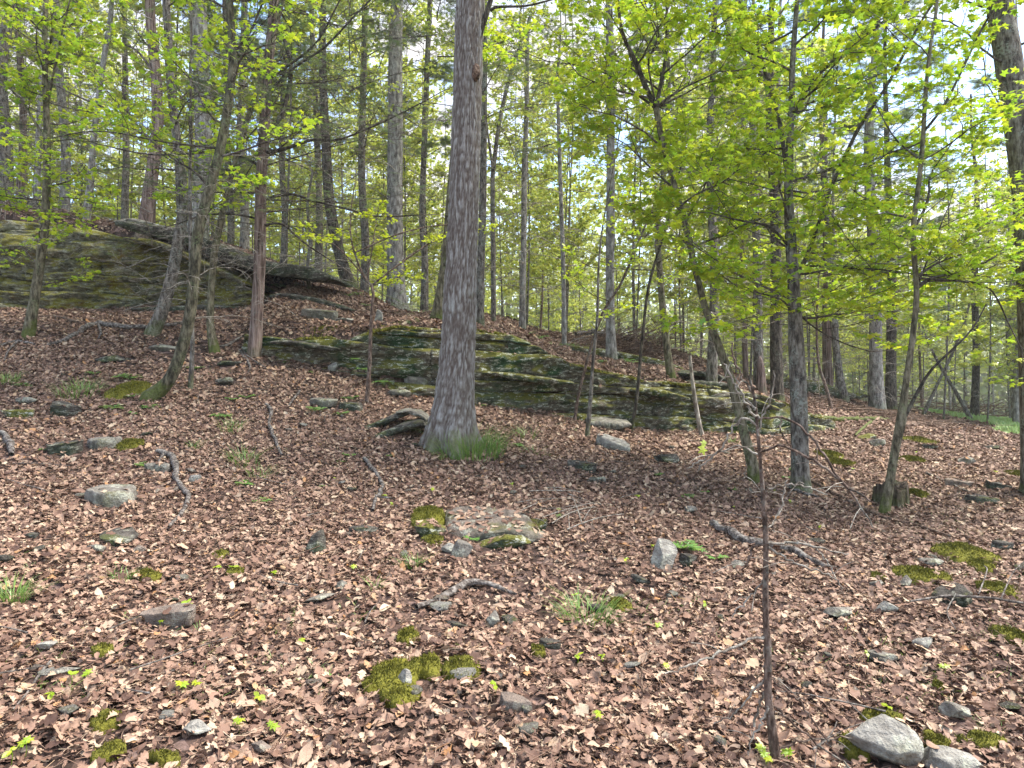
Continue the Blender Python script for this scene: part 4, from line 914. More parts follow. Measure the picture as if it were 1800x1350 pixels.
for i_, (x_, yb, w_, D_, mt, pr, lb) in enumerate([
    (404, 470, 11, 19, 'grey', ('hemfar', 0), 'slim trunk seen between the curved tree and the red hemlock'),
    (428, 470, 15, 22, 'pale', ('broadfar', 1), 'bright pale trunk in the gap left of the red hemlock'),
    (498, 480, 11, 20, 'grey', ('hemfar', 2), 'thin straight trunk just right of the red hemlock'),
    (560, 480, 12, 23, 'grey', ('broadfar', 2), 'faint grey trunk left of the dark leaning trunk'),
    (640, 520, 14, 20, 'grey', ('broadfar', 3), 'slim trunk between the dark leaning trunk and the pale one'),
    (745, 560, 12, 19, 'grey', ('hemfar', 1), 'thin trunk left of the great oak at middle distance'),
    (112, 380, 15, 20, 'pale', ('broadfar', 0), 'blurred pale trunk just left of the crest sapling'),
    (220, 385, 11, 22, 'grey', ('broadfar', 2), 'thin grey trunk left of the reddish hemlock on the crest'),
    (8, 350, 22, 19, 'grey', ('broadfar', 3), 'leaning grey trunk cut by the left picture edge')]):
    tree(lb, [(x_, yb, w_ * 1.2), (x_ + 2, yb - 100, w_), (x_ - 3, yb - 220, w_ * .9), (x_ + (i_ % 3 - 1) * 12, -10, w_ * .7)], mt, D=D_, top=14, proto_=[(pr[0], pr[1], 1.0, 1.5), ('dead', i_ % 3)])

# ------------------------------------------------------------------ the rank and file of the forest
rng = np.random.default_rng(2024)
def straight_trunk(seed, r0, Hh, mat):
    r = np.random.default_rng(seed); n = 26; z = np.linspace(-0.3, Hh, n)
    a, b = r.uniform(0, 6, 2)
    p = np.c_[0.10 * np.sin(z * 0.45 + a) - .1 * math.sin(a), 0.10 * np.sin(z * 0.4 + b) - .1 * math.sin(b), z]
    mb = MB(); trunk_shape(mb, p, np.maximum(r0 * (1 - 0.8 * z / Hh), .01), 8, 0.08, seed, .3, .25)
    return mb.mesh('trunk', M[mat])
TR = [straight_trunk(s, r_, 14.5, m_) for s, r_, m_ in [(1, .06, 'grey'), (2, .085, 'pale'), (3, .05, 'grey'), (4, .07, 'red'), (5, .10, 'pale'), (6, .045, 'pale'), (7, .032, 'grey')]]
KN = ['grey barked', 'pale barked', 'slim grey', 'reddish barked', 'thick pale', 'slim pale', 'thin leafy']
LM = [(37, 'red trunk on the left crest'), (165, 'slim grey crest trunk'), (268, 'reddish hemlock on the cliff'), (352, 'thick scarred trunk'), (460, 'red barked hemlock'), (590, 'dark leaning trunk'), (696, 'lichen covered trunk'), (815, 'great oak'), (921, 'trunk with peeling red foot'),
      (990, 'thin pale terrace trunk'), (1073, 'straight grey terrace trunk'), (1170, 'narrow dark ledge trunk'), (1253, 'trunk by the slab stack'), (1330, 'broken red snag'), (1400, 'sturdy maple'), (1455, 'thick red barked trunk'), (1540, 'wide grey trunk'), (1600, 'twin stemmed maple'), (1715, 'crossing trunks'), (1785, 'pale grass edge trunk')]
placed = 0; tries = 0
while placed < 235 and tries < 6000:
    tries += 1
    D = 14 + 44 * rng.uniform() ** 1.15; k_ = rng.uniform(-0.86, 0.86); x = k_ * D
    px = 900 + FOC * k_
    if D < 17.5 and px < 1500: continue
    if px > 1480 and D < 21: continue
    if any((x - a) ** 2 + (D - b) ** 2 < (c + .5) ** 2 for a, b, c in EXC): continue
    if 850 < px < 905 and rng.uniform() < .6: continue
    under = placed % 2 == 1 or placed > 160; far = D > 26; t_ = 6 if under else int(rng.integers(0, 6)); sc = rng.uniform(.8, 1.15)
    z = hz(x, D)
    hemp = 0.22 if px > 500 else .06
    hem = rng.uniform() < hemp
    lm_ = min(LM, key=lambda q: abs(q[0] - px)); lab_ = '%s %s %s of the %s' % (KN[t_], 'far woods tree' if D > 38 else 'middle woods tree' if D > 26 else 'near woods tree', 'left' if px < lm_[0] else 'right', lm_[1])
    root = empty('forest_tree', (x, D, z), lab_, 'tree',
                 'trees filling the woods behind the ledges', float(rng.uniform(0, 6.28)), float(sc))
    link_mesh('trunk', TR[t_], root)
    if under or rng.uniform() < (.85 if D < 40 else .6):
        if under: add_proto(root, 'under', int(rng.integers(0, 4)), rng.uniform(0, 6), 1.0, 0.0)
        elif hem: add_proto(root, 'hemfar', int(rng.integers(0, 4)), rng.uniform(0, 6), 1.0, -0.2)
        else: add_proto(root, 'broadfar', int(rng.integers(0, 4)), rng.uniform(0, 6), 1.0, 0.0)
    if D < 40 and not under: add_proto(root, 'dead', int(rng.integers(0, 3)), rng.uniform(0, 6), 1.1)
    EXC.append((x, D, 0.25)); placed += 1

# far-off woods that read as one mass
m = MB(); ml = MB(); n = 420
for i in range(n):
    a = rng.uniform(-0.95, 0.95); D = rng.uniform(56, 120); x = a * D; z = hz(x, D); Hh = rng.uniform(12, 17)
    pz = np.linspace(-1, Hh, 5); tube(m, np.c_[x + rng.normal(0, .25, 5), np.full(5, D), z + pz], np.linspace(.17, .05, 5) * rng.uniform(.6, 1.4), 5)
fw = m.build('distant_tree_trunks', M['grey']); tag(fw, 'grey trunks of the far woods', 'woods', kind='stuff')
nn = 150000; a = rng.uniform(-0.95, 0.95, nn); D = rng.uniform(50, 120, nn); x = a * D; z = hground(x, D) + rng.uniform(0, 1, nn) ** 1.0 * 17
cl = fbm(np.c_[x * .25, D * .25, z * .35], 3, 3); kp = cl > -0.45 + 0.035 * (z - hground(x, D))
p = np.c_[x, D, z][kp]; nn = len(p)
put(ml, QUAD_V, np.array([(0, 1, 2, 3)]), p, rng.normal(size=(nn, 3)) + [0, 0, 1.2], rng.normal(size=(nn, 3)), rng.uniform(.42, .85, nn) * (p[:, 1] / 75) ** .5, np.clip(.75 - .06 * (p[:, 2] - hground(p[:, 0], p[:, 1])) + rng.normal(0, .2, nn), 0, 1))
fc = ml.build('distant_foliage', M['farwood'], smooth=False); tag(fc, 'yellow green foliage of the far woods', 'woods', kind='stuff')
# ------------------------------------------------------------------ rocks lying in the leaves
R_ = place_rock
def slab_block(name, label, pts_top, D, thick_px, depth, mat='slab', tilt=0, seed=1, rear=0.04, cat='rock slab', sub=70):
    """overhanging slab: its upper edge follows the photo points at distance D"""
    W = np.array([P(a, b, D) for a, b in pts_top]); th = np.array(thick_px, float) / FOC * D
    K = np.c_[W, np.interp(np.linspace(0, 1, len(W)), np.linspace(0, 1, len(th)), th)]
    C = catmull(K, sub)
    root = C[len(C) // 2, :3].copy()
    prof = [(depth, 0.0), (0.35 * depth, 0.0), (0.04, .0), (0.0, .12), (-.012, .4), (0.0, .7), (0.03, 1.0), (.12, .97), (.45 * depth, .72), (depth, .55)]
    m_ = len(prof); V = []
    for i, c in enumerate(C):
        for py_, pz_ in prof: V.append((c[0], c[1] + py_, c[2] + (0.0 if py_ < .99 * depth else 0.0) + rear * py_ - pz_ * max(c[3], .02)))
    V = np.array(V); e = np.minimum(np.arange(len(C)), np.arange(len(C))[::-1]); sh = np.repeat(np.where(e == 0, .12, np.where(e == 1, .04, 0)), m_)
    V[:, 1] += sh
    d = fbm(V * np.array([3, 3, 9.0]), 5, seed, .6); d2 = fbm(V * np.array([11, 11, 40.]), 3, seed + 9)
    V[:, 1] += 0.10 * d + 0.05 * d2; V[:, 2] += 0.012 * d + 0.014 * d2
    m = MB(); q = (np.arange(len(C) - 1)[:, None] * m_ + np.arange(m_ - 1)[None]).ravel()
    k = []
    for b0 in (0, (len(C) - 1) * m_):
        for a in range(1, m_ - 1): k.append((b0, b0 + a, b0 + a + 1) if b0 else (b0, b0 + a + 1, b0 + a))
    m.add(V, np.stack([q, q + 1, q + m_ + 1, q + m_], -1), np.array(k))
    o = m.build(name, M[mat], origin=root); o.location = root
    return tag(o, label, cat)
slab_block('rock_slab', 'long dark overhanging slab lying on the cliff top behind the reddish hemlock', [(196, 386), (250, 392), (320, 405), (380, 425), (440, 448), (470, 462)], 12.85, [8, 20, 24, 28, 24, 8], 2.4, seed=3)
slab_block('rock_slab', 'pale top slab resting on the crest behind the reddish hemlock', [(200, 388), (230, 383), (270, 392), (310, 402)], 13.3, [6, 14, 12, 6], 1.6, 'stone', seed=5)
slab_block('rock_slab', 'dark slab with beak like tip jutting right above the slope', [(395, 440), (430, 446), (480, 460), (530, 466), (560, 474), (577, 482)], 12.7, [12, 26, 24, 22, 20, 6], 2.0, seed=8)
slab_block('rock_slab', 'sloping mossy slab below the dark overhang on the cliff', [(212, 415), (280, 424), (340, 450), (400, 478), (440, 498)], 12.75, [6, 12, 12, 12, 5], 1.5, 'ledge_big', seed=12)
slab_block('rock_slab', 'low slab with a dark gap beneath, right of the red barked hemlock', [(470, 518), (500, 515), (550, 522), (590, 533), (616, 542)], 12.6, [8, 13, 15, 12, 4], 1.2, seed=15)
slab_block('rock_slab', 'lower long slab at the foot of the cliff with dark hollow', [(225, 541), (300, 538), (370, 535), (420, 540)], 12.7, [4, 10, 12, 4], .8, seed=18)
slab_block('rock_slab', 'thick shadowed slab under the brush pile on the terrace', [(1010, 608), (1060, 613), (1110, 622), (1160, 632), (1205, 648)], 14.9, [10, 22, 26, 24, 8], 2.2, 'ledge_mid', seed=21)
slab_block('rock_slab', 'upper step of the slab stack at the right of the ledge', [(1204, 656), (1230, 652), (1262, 658), (1290, 668)], 13.1, [5, 9, 10, 5], 1.3, 'slab', seed=24)
slab_block('rock_slab', 'middle step of the slab stack at the right of the ledge', [(1200, 672), (1230, 670), (1270, 672), (1300, 682)], 12.7, [6, 12, 12, 5], 1.3, 'slab', seed=27)
slab_block('rock_slab', 'lowest dark step of the slab stack, widest of the three', [(1185, 690), (1220, 687), (1280, 690), (1330, 702), (1375, 718)], 12.25, [6, 16, 16, 12, 5], 1.2, 'ledge_mid', seed=29)
slab_block('rock_slab', 'small far ledge of dark stone behind the sturdy maple', [(1360, 668), (1400, 664), (1450, 674), (1490, 688), (1530, 694)], 20.0, [14, 24, 22, 14, 5], 2.5, 'ledge_mid', seed=33)
slab_block('rock_slab', 'dark fallen slab at the left end of the cliff crest', [(0, 338), (25, 345), (50, 352), (72, 362)], 16.2, [8, 12, 12, 5], 1.2, 'slab', seed=36)
slab_block('rock_slab', 'thin grey slab lying across the ledge foot left of the leaning pole', [(1034, 742), (1060, 740), (1085, 743), (1112, 746)], 10.6, [5, 14, 14, 4], .45, 'stone', seed=39, rear=.1)

slab_block('rock_slab', 'dark tilted slab rising to the right, lowest of the pile left of the oak foot', [(640, 772), (672, 760), (708, 745), (738, 740), (748, 748)], hit(690, 768)[1] - .1, [5, 13, 15, 15, 6], .4, seed=51)
slab_block('rock_slab', 'dark tilted slab above a shadowed gap in the pile left of the oak foot', [(628, 752), (660, 742), (695, 727), (722, 722)], hit(690, 768)[1] + .25, [5, 10, 12, 5], .4, seed=52)
slab_block('rock_slab', 'pale edged slab capping the pile left of the oak foot', [(694, 724), (718, 722), (740, 729), (750, 738)], hit(690, 768)[1] + .1, [3, 6, 7, 3], .4, 'stone', seed=53)
slab_block('rock_slab', 'thin overhanging lip of rock low on the ledge right of the oak', [(846, 653), (900, 656), (960, 664), (1010, 672)], 10.55, [4, 10, 10, 4], .5, 'ledge_mid', seed=54)
slab_block('rock_slab', 'thin overhanging lip of rock at the left end of the ledge', [(470, 600), (510, 598), (560, 606), (600, 612)], 10.45, [4, 9, 9, 4], .6, 'slab', seed=55)
slab_block('rock_slab', 'broken shelf of rock sticking out of the ledge middle', [(1110, 684), (1150, 682), (1190, 692), (1215, 700)], 11.25, [5, 13, 12, 4], .6, 'ledge_mid', seed=56)
R_(736, 695, 66, 18, 'low grey stone in the nook between ledge and oak', 'stone', .8, 20, (6, 8), True, seed=54)
R_(700, 700, 50, 14, 'small lichen stone left of the rounded boulder by the ledge', 'stone', .8, seed=56)
R_(610, 722, 55, 10, 'low dark stone row left of the tilted slabs', 'slab', .6, -8, (3, 2), True, 57)
R_(560, 716, 60, 10, 'mossy low stone among ferns left of the tilted slabs', 'stone', .7, 5, (3, 2), True, 58)
R_(585, 655, 22, 18, 'rounded pale stone leaning on the left ledge face', 'palestone', .8, seed=59)
R_(665, 567, 16, 26, 'white lichen block at the upper left corner of the ledge', 'palestone', .6, seed=60, dmin=10.8)
R_(175, 893, 96, 22, 'broad half buried stone with lichen patches on the left', 'stone', .8, 10, (6, 3), True, 61)
R_(190, 960, 72, 24, 'mossy stone with small fern left of the clearing', 'slab', .8, -10, (6, 4), False, 62)
R_(165, 975, 34, 14, 'small stone tucked against the mossy stone', 'stone', .8, seed=63)
R_(240, 975, 26, 12, 'tan pebble stone right of the mossy stone', 'redstone', .8, seed=64)
R_(555, 975, 36, 46, 'upright dark square stone sunk in the leaves', 'slab', .5, 12, (-18, 4), False, 65)
R_(298, 1108, 112, 22, 'reddish flat stone with mossy right end in the foreground', 'redstone', .42, 9, (6, -5), True, 66, lift=.01)
R_(338, 1304, 52, 22, 'pale angular stone near the bottom of view', 'palestone', .75, 14, (16, 0), False, 67)
R_(95, 1196, 78, 14, 'narrow grey stone beside a twig at the lower left', 'stone', .3, 26, (8, -6), False, 68)
R_(558, 1062, 64, 12, 'slanting stone with mossy end in the middle left', 'stone', .35, 34, (8, -8), False, 69)
R_(600, 1040, 26, 18, 'little grey stone behind the slanting stone', 'stone', .7, seed=70)
R_(638, 940, 58, 8, 'thin blue grey slate left of the flat boulder', 'slab', .45, 4, (4, 2), True, 71)
R_(850, 950, 215, 16, 'large flat reddish boulder under fallen leaves, centre of the clearing', 'mossrock', .62, 4, (12, -3), True, 72, rough=.06, lift=.02)
R_(885, 968, 110, 26, 'dark mossy stone lip under the right front of the flat boulder', 'ledge_mid', .5, 8, (6, -7), False, 173, rough=.06)
R_(945, 938, 60, 24, 'small dark block at the right end of the flat boulder', 'ledge_mid', .6, 22, (8, -4), False, 73)
R_(752, 950, 60, 34, 'mossy rounded stone at the left end of the flat boulder', 'ledge_mid', .9, 12, (0, 8), False, 174)
R_(812, 985, 40, 34, 'triangular pale stone propped before the flat boulder', 'stone', .35, -20, (-26, 14), False, 74)
R_(788, 975, 34, 16, 'small pale stone wedged beside the triangular one', 'palestone', .6, seed=75)
R_(1170, 1004, 48, 58, 'upright grey boulder beside the bright fern', 'palestone', .5, 10, (-14, 10), False, 76)
R_(1212, 1000, 40, 30, 'darker block behind the upright grey boulder', 'slab', .6, seed=77)
R_(1130, 1030, 46, 14, 'split dark stone left of the upright boulder', 'slab', .4, -30, (8, 10), False, 78)
R_(1300, 1005, 34, 18, 'rounded speckled stone below the fallen grey trunk piece', 'stone', .8, seed=79)
R_(865, 1106, 30, 30, 'pale wedge stone sunk in leaves right of centre', 'stone', .5, -24, (-22, 6), False, 80)
R_(800, 1108, 46, 10, 'thin mossy stone below the curved dead branch', 'slab', .4, -8, (5, 4), False, 81)
R_(712, 1216, 30, 34, 'small pale stone poking out of the moss mat', 'palestone', .5, 8, (-10, 0), False, 82, rough=.06)
R_(905, 1255, 72, 16, 'tan flat stone lying left of the foreground sapling', 'redstone', .5, -14, (6, 8), True, 83)
R_(965, 1142, 44, 8, 'narrow stone with moss cap in the centre foreground', 'slab', .4, -14, (6, 4), True, 84)
R_(1480, 1092, 54, 18, 'low grey green stone in the right foreground', 'stone', .7, -6, (6, 2), False, 85)
R_(1562, 1084, 42, 22, 'pale stone with sunlit top right of the sapling', 'palestone', .8, seed=86)
R_(1598, 1038, 30, 24, 'pointed small stone below the round moss mat', 'stone', .7, seed=87)
R_(1548, 1038, 30, 16, 'small stone under a cap of moss on the right', 'stone', .7, seed=88)
R_(1700, 1072, 84, 34, 'dark wet looking boulder with moss at the right', 'slab', .7, 6, (6, -4), False, 89)
R_(1632, 1146, 42, 20, 'pale stone with moss on its left side', 'palestone', .7, seed=90)
R_(1645, 998, 46, 16, 'brown grey stone between the two moss mats', 'stone', .6, seed=91)
R_(1568, 1358, 128, 82, 'big grey lichen boulder at the bottom right', 'palestone', .9, 10, (6, 6), False, 92, rough=.045)
R_(1700, 1372, 110, 40, 'flat grey boulder cut by the bottom edge at right', 'palestone', .8, -8, (4, 0), False, 93)
R_(1690, 1272, 46, 26, 'small mossy grey boulder above the bottom right corner', 'stone', .8, seed=94)
R_(1560, 1172, 60, 16, 'half covered stone with leaf on it, right foreground', 'stone', .7, seed=95)
R_(1082, 792, 78, 16, 'pale jagged stone in front of the ledge pole', 'palestone', .35, -38, (14, 16), True, 96, rough=.08)
R_(1172, 818, 50, 24, 'dark angular stone with pale flat top right of centre', 'slab', .7, -14, (8, 6), False, 97)
R_(1028, 832, 60, 14, 'low dark stone heap below the pale jagged stone', 'slab', .6, -14, (4, 6), True, 98)
R_(1050, 850, 40, 14, 'small grey stone at the edge of the dark heap', 'stone', .6, seed=99)
R_(38, 712, 44, 14, 'square green tinted stone by the left grass tuft', 'stone', .5, seed=101)
R_(30, 735, 66, 10, 'flat mossy stone below the square green one', 'ledge_mid', .5, 3, (4, 0), True, 102)
R_(100, 732, 62, 18, 'dark split slab lifting from the leaves at left', 'slab', .6, -10, (10, 12), True, 103)
R_(105, 800, 72, 16, 'dark flat slab with mossy edge left of the moss cushion', 'slab', .6, 8, (6, -6), True, 104)
R_(172, 790, 70, 14, 'whitish flat stone touching the moss cushion', 'stone', .6, 6, (4, -2), True, 105)
R_(275, 830, 50, 10, 'grey plank like stone beside the forked dead branch', 'stone', .5, -8, (6, 0), True, 106)
R_(340, 850, 26, 16, 'small pale stone right of the forked dead branch', 'palestone', .6, seed=107)
R_(335, 895 - 60, 22, 10, 'tiny tan stone below the branch fork', 'redstone', .7, seed=108)
R_(395, 680, 40, 16, 'grey stone on the slope right of the curved tree', 'stone', .8, seed=109)
R_(395, 645, 50, 10, 'mossy flat stone at the foot of the thin stem', 'slab', .6, seed=110)
R_(190, 640, 60, 12, 'dark stone under the long arching branch', 'slab', .6, seed=111)
R_(280, 620, 50, 14, 'pale streaked stone below the dark grey trunk', 'stone', .5, seed=112)
R_(560, 562, 70, 14, 'lichened flat stone on the slope below the slab gap', 'stone', .7, 4, (8, 4), True, 113, dmin=11.5)
R_(600, 575, 40, 12, 'small pale stone right of the lichened flat stone', 'palestone', .7, seed=114, dmin=11.5)
R_(1550, 862 - 74, 28, 16, 'grey stone at the foot of the twin stemmed maple', 'stone', .8, seed=115)
R_(1706, 818, 34, 18, 'pointed grey stone in the right clearing', 'stone', .6, seed=116)
R_(1755, 792, 34, 8, 'dark wet slab in the right clearing', 'slab', .6, seed=117)
R_(1730, 886, 60, 9, 'thin slate lying flat in the right clearing', 'slab', .6, 4, (5, 5), True, 118)
R_(1756, 862, 50, 10, 'dark slanting slate right of the thin slate', 'slab', .4, -20, (6, 14), True, 119)
R_(1690, 858, 50, 10, 'reddish slate left of the dark slanting slate', 'redstone', .4, -18, (6, 8), True, 120)
R_(1768, 968, 40, 10, 'small blue grey slate near the right edge', 'slab', .5, 3, (5, 5), True, 121)
R_(1214, 905, 30, 12, 'mossy low stone left of the fallen grey trunk piece', 'stone', .8, seed=122)
R_(50, 950, 36, 10, 'dark little slate at the left in the leaves', 'slab', .5, seed=123)
R_(75, 1148, 34, 14, 'pale stone near the moss ball, lower left', 'palestone', .7, seed=124)
R_(455, 1330, 40, 16, 'tan half buried stone at the bottom left of centre', 'redstone', .7, seed=125)
R_(1465, 800, 30, 6, 'mossy stone low in the leaves right of the sturdy maple', 'stone', .7, seed=126)
R_(1530, 775, 40, 12, 'green flat stone left of the twin stemmed maple', 'ledge_mid', .7, seed=127)
R_(1640, 792, 30, 10, 'small dark stone left of the pointed one', 'slab', .7, seed=128)
rg = np.random.default_rng(8); rmesh = [rock_mb(1, rg.uniform(.6, .9), rg.uniform(.3, .5), 900 + i, 3, rough=.05).mesh('stone', M[m_]) for i, m_ in enumerate(['stone', 'slab', 'palestone', 'redstone', 'stone', 'slab'])]
for i in range(110):
    D = 2.8 + 13 * rg.uniform() ** 1.2; x = rg.uniform(-.78, .78) * D
    if any((x - a) ** 2 + (D - b) ** 2 < .16 for a, b, c in EXC): continue
    if step_h(np.array([x]), np.array([D]))[0] > .02: continue
    o = link_mesh('small_stone', rmesh[i % 6]); s = rg.uniform(.05, .16); o.location = (x, D, hz(x, D) + .035); o.scale = (s,) * 3; o.rotation_euler = (rg.uniform(-.2, .2), rg.uniform(-.2, .2), rg.uniform(0, 6))
    tag(o, 'small loose stone half sunk in the brown leaf litter', 'stone', 'small stones scattered in the leaf litter')

# ------------------------------------------------------------------ moss cushions
def moss(px, py, wpx, hpx, label, name='moss_cushion', seed=None, dome=.2, dmin=1.6):
    g = hit(px, py, dmin); D = g[1]; w = wpx / FOC * D; an = math.atan2(py - 675, FOC); d = min(hpx / FOC * D / (math.sin(an) + .08), w * 1.3); r = np.random.default_rng(seed or int(px + py))
    nr, na = 16, 44; th = np.linspace(0, 2 * math.pi, na, endpoint=False)
    out = 1 + 0.75 * fbm(np.c_[np.cos(th) * 1.5, np.sin(th) * 1.5, np.full(na, px * .37)], 4, int(px) % 50)
    V = [(0, 0, 1.0)]
    for i in range(1, nr + 1):
        t = i / nr
        for j in range(na): V.append((t * out[j] * math.cos(th[j]), t * out[j] * math.sin(th[j]), (1 - t ** 2.2)))
    V = np.array(V); x = g[0] + V[:, 0] * w / 2; y = D + V[:, 1] * d / 2
    nse = fbm(np.c_[x * 9, y * 9, 0 * x], 4, 4)
    zz = hground(x, y) + (V[:, 2] * (1 + .5 * nse)) * dome * min(w, d) * .5 - .02 + .055 * np.clip(V[:, 2] * 4, 0, 1) + .012 * fbm(np.c_[x * 40, y * 40, 0 * x], 2, 6) * (V[:, 2] > .05)
    q = []; tr = [(0, 1 + j, 1 + (j + 1) % na) for j in range(na)]
    for i in range(nr - 1):
        for j in range(na): a = 1 + i * na; q.append((a + j, a + na + j, a + na + (j + 1) % na, a + (j + 1) % na))
    m = MB(); P3 = np.c_[x, y, zz]; m.add(P3, np.array(q), np.array(tr), .5 + .4 * nse)
    # upright moss shoots
    nsh = int(np.clip(w * d * 26000, 300, 3600)); s = r.integers(0, len(P3) - na, nsh); b = P3[s] + np.c_[r.normal(0, w * .03, nsh), r.normal(0, d * .03, nsh), np.full(nsh, -.004)]
    hN = r.uniform(.008, .02, nsh) * min(1.6, max(1, D / 5)); put(m, np.array([(-.22, 0, 0), (.22, 0, 0), (0, 1, 0)], float), np.array([(0, 1, 2)]), b, np.c_[r.normal(size=nsh), r.normal(size=nsh), np.full(nsh, .3)], np.c_[r.normal(0, .4, nsh), r.normal(0, .4, nsh), np.ones(nsh)], hN, r.uniform(0.2, 1, nsh))
    CLEAR.append((g[0], D, w * .42, d * .42, 0.2))
    o = m.build(name, M['moss'], origin=g); o.location = g
    return tag(o, label, 'moss')
for a_ in [(690, 1196, 92, 52, 'left part of the big moss mat before a small pale stone'), (745, 1182, 74, 36, 'back part of the big moss mat behind a small pale stone'), (700, 1236, 70, 34, 'front tongue of the big moss mat in the foreground'), (655, 1212, 40, 30, 'small outlying moss tuft left of the big mat'), (805, 1182, 62, 54, 'right lobe of moss beside the large mat'), (716, 1128, 52, 28, 'round moss cushion above the large moss mat'),
           (185, 1278, 46, 32, 'rounded moss cushion near the lower left corner'), (182, 1150, 34, 14, 'smooth little moss ball in the lower left'), (196, 1332, 50, 34, 'moss cushion at the bottom edge, left side'),
           (290, 1344, 54, 16, 'thin moss strip at the bottom edge left of centre'), (228, 786, 38, 20, 'dense moss cushion at the end of the flat stones'), (1088, 1070, 46, 18, 'moss cushion right of the small grass tuft'),
           (1690, 978, 110, 34, 'widest moss mat among the stones at right'), (1722, 1000, 46, 20, 'moss lobe below the widest right mat'), (1618, 1018, 96, 28, 'moss mat with a pale stone poking from its lower side'),
           (1750, 1042, 66, 28, 'moss mat spilling over the dark boulder at right'), (1782, 1126, 60, 44, 'moss mat cut by the right edge'), (1790, 838, 40, 36, 'moss mound at the right edge of the clearing'),
           (1542, 1020, 30, 12, 'tiny moss cap on the small right stone'), (1544, 1272, 70, 26, 'moss collar behind the big grey boulder'), (1500, 1322, 50, 50, 'moss drooping left of the big grey boulder'), (1650, 1318, 46, 40, 'moss between the two bottom right boulders'),
           (1725, 1312, 70, 22, 'yellow moss patch behind the flat grey boulder'), (752, 918, 62, 60, 'moss covering the left end of the flat boulder', 'moss_cushion', 3, .55), (762, 955, 32, 24, 'moss tongue below the flat boulder'),
           (850, 940, 50, 14, 'moss pad on the front lip of the flat boulder'), (945, 1152, 28, 14, 'moss below the narrow stone in the centre'), (385, 982, 30, 10, 'moss capped stone in the left middle'), (262, 1018, 50, 14, 'flat moss film on a buried stone at left'),
           (1458, 803, 50, 12, 'moss bank right of the sturdy maple foot'), (1480, 818, 40, 10, 'lower moss bank right of the sturdy maple foot'), (1605, 812, 40, 10, 'moss strip in the right clearing'), (1615, 778, 60, 8, 'long thin moss strip in the right clearing'), (1610, 872, 40, 14, 'moss beside the old stump'),
           (225, 690, 70, 12, 'moss bank left of the curved tree foot'), (415, 1010, 30, 8, 'low moss spot in the left middle distance'), (1650, 1215, 26, 10, 'low moss spot above the right boulders')]:
    moss(*a_)
def led_moss(px, wpx, label):
    """moss lying on the ledge lip"""
    D = float(np.interp(px, LED2[:, 0], LED2[:, 1])) + .42; x = (px - 900) / FOC * D
    g = np.array([x, D, hz(x, D)]); r = np.random.default_rng(int(px)); n = 2600; w = wpx / FOC * D
    X_ = x + r.normal(0, w * .25, n); Y_ = D + r.uniform(-.42, .25, n); nz = fbm(np.c_[X_ * 3, Y_ * 3, 0 * X_], 2, 4); kp = nz > -.15
    X_, Y_ = X_[kp], Y_[kp]; Z_ = np.maximum(hground(X_, Y_), t2(X_) - .03) - .02 * r.uniform(0, 1, len(X_)); m = MB(); k = len(X_)
    put(m, np.array([(-.4, 0, 0), (.4, 0, 0), (0, 1, 0)], float), np.array([(0, 1, 2)]), np.c_[X_, Y_, Z_], np.c_[r.normal(size=k), r.normal(size=k) - .5, np.full(k, .5)], np.c_[r.normal(0, .6, k), r.normal(0, .6, k), np.ones(k)], r.uniform(.02, .045, k), r.uniform(.1, 1, k))
    o = m.build('moss_cushion', M['moss'], origin=g); o.location = g; tag(o, label, 'moss')
for a_ in [(700, 90, 'bright moss on the ledge lip left of the great oak'), (860, 50, 'moss and leaves on the ledge lip right of the oak'), (1020, 90, 'moss fringe on the ledge lip left of the pole'), (1110, 110, 'moss fringe on the ledge lip below the terrace log'), (1190, 80, 'moss fringe just left of the slab stack'), (1400, 90, 'moss fringe at the low right end of the ledge'), (570, 70, 'brown moss on the far left ledge lip')]:
    led_moss(*a_)

# ------------------------------------------------------------------ dead branches, logs, stump
def deadfall(label, pts, mat='deadwood', name='dead_branch', cat='branch', lift=.03, subs=(), rough=.12, dmin=1.6, ground=True, seed=3):
    """pts (column,row,width px): each point is laid on the terrain where the photo shows it"""
    W = []
    for a, b, w, *hh in pts:
        g = hit(a, b, dmin); r_ = w * .4 / FOC * g[1]; W.append(np.r_[g[:2], g[2] + r_ * .6 + lift + (hh[0] if hh else 0), r_])
    W = np.array(W); C = catmull(W, max(10, int(np.linalg.norm(W[-1, :3] - W[0, :3]) / .05)))
    root = empty(name, C[0, :3], label, cat); m = MB(); C[:, 3] = np.maximum(C[:, 3], .003)
    kq = np.c_[C[:, :3] * 7 + seed]; C[:, 0] += .9 * C[:, 3] * vnoise(kq, 1); C[:, 1] += .9 * C[:, 3] * vnoise(kq, 2); C[:, 2] += .7 * C[:, 3] * vnoise(kq, 3); C[:, 3] *= 1 + .22 * vnoise(kq * 2.3, 4)
    trunk_shape(m, C[:, :3], C[:, 3], 10, rough, seed + len(label), 0)
    e = MB.__new__(MB)
    m.build('limb' if subs else 'wood', M[mat], root, origin=C[0, :3])
    for sb in subs:
        w0 = []
        for a, b, w, *hh in sb:
            g = hit(a, b, dmin); w0.append(np.r_[g[:2], g[2] + .02 + lift + (hh[0] if hh else 0), w / 2 / FOC * g[1]])
        c2 = catmull(np.array(w0), 12); m2 = MB(); tube(m2, c2[:, :3], c2[:, 3], 6); m2.build('side_branch', M[mat], root, origin=C[0, :3])
    return root
deadfall('long arching grey branch on the leaves below the cliff', [(82, 612, 6), (110, 604, 9), (150, 582, 11), (172, 574, 12), (210, 580, 11), (260, 580, 9), (310, 574, 7), (328, 566, 6)], subs=[[(172, 574, 5), (176, 590, 4), (172, 600, 3)]])
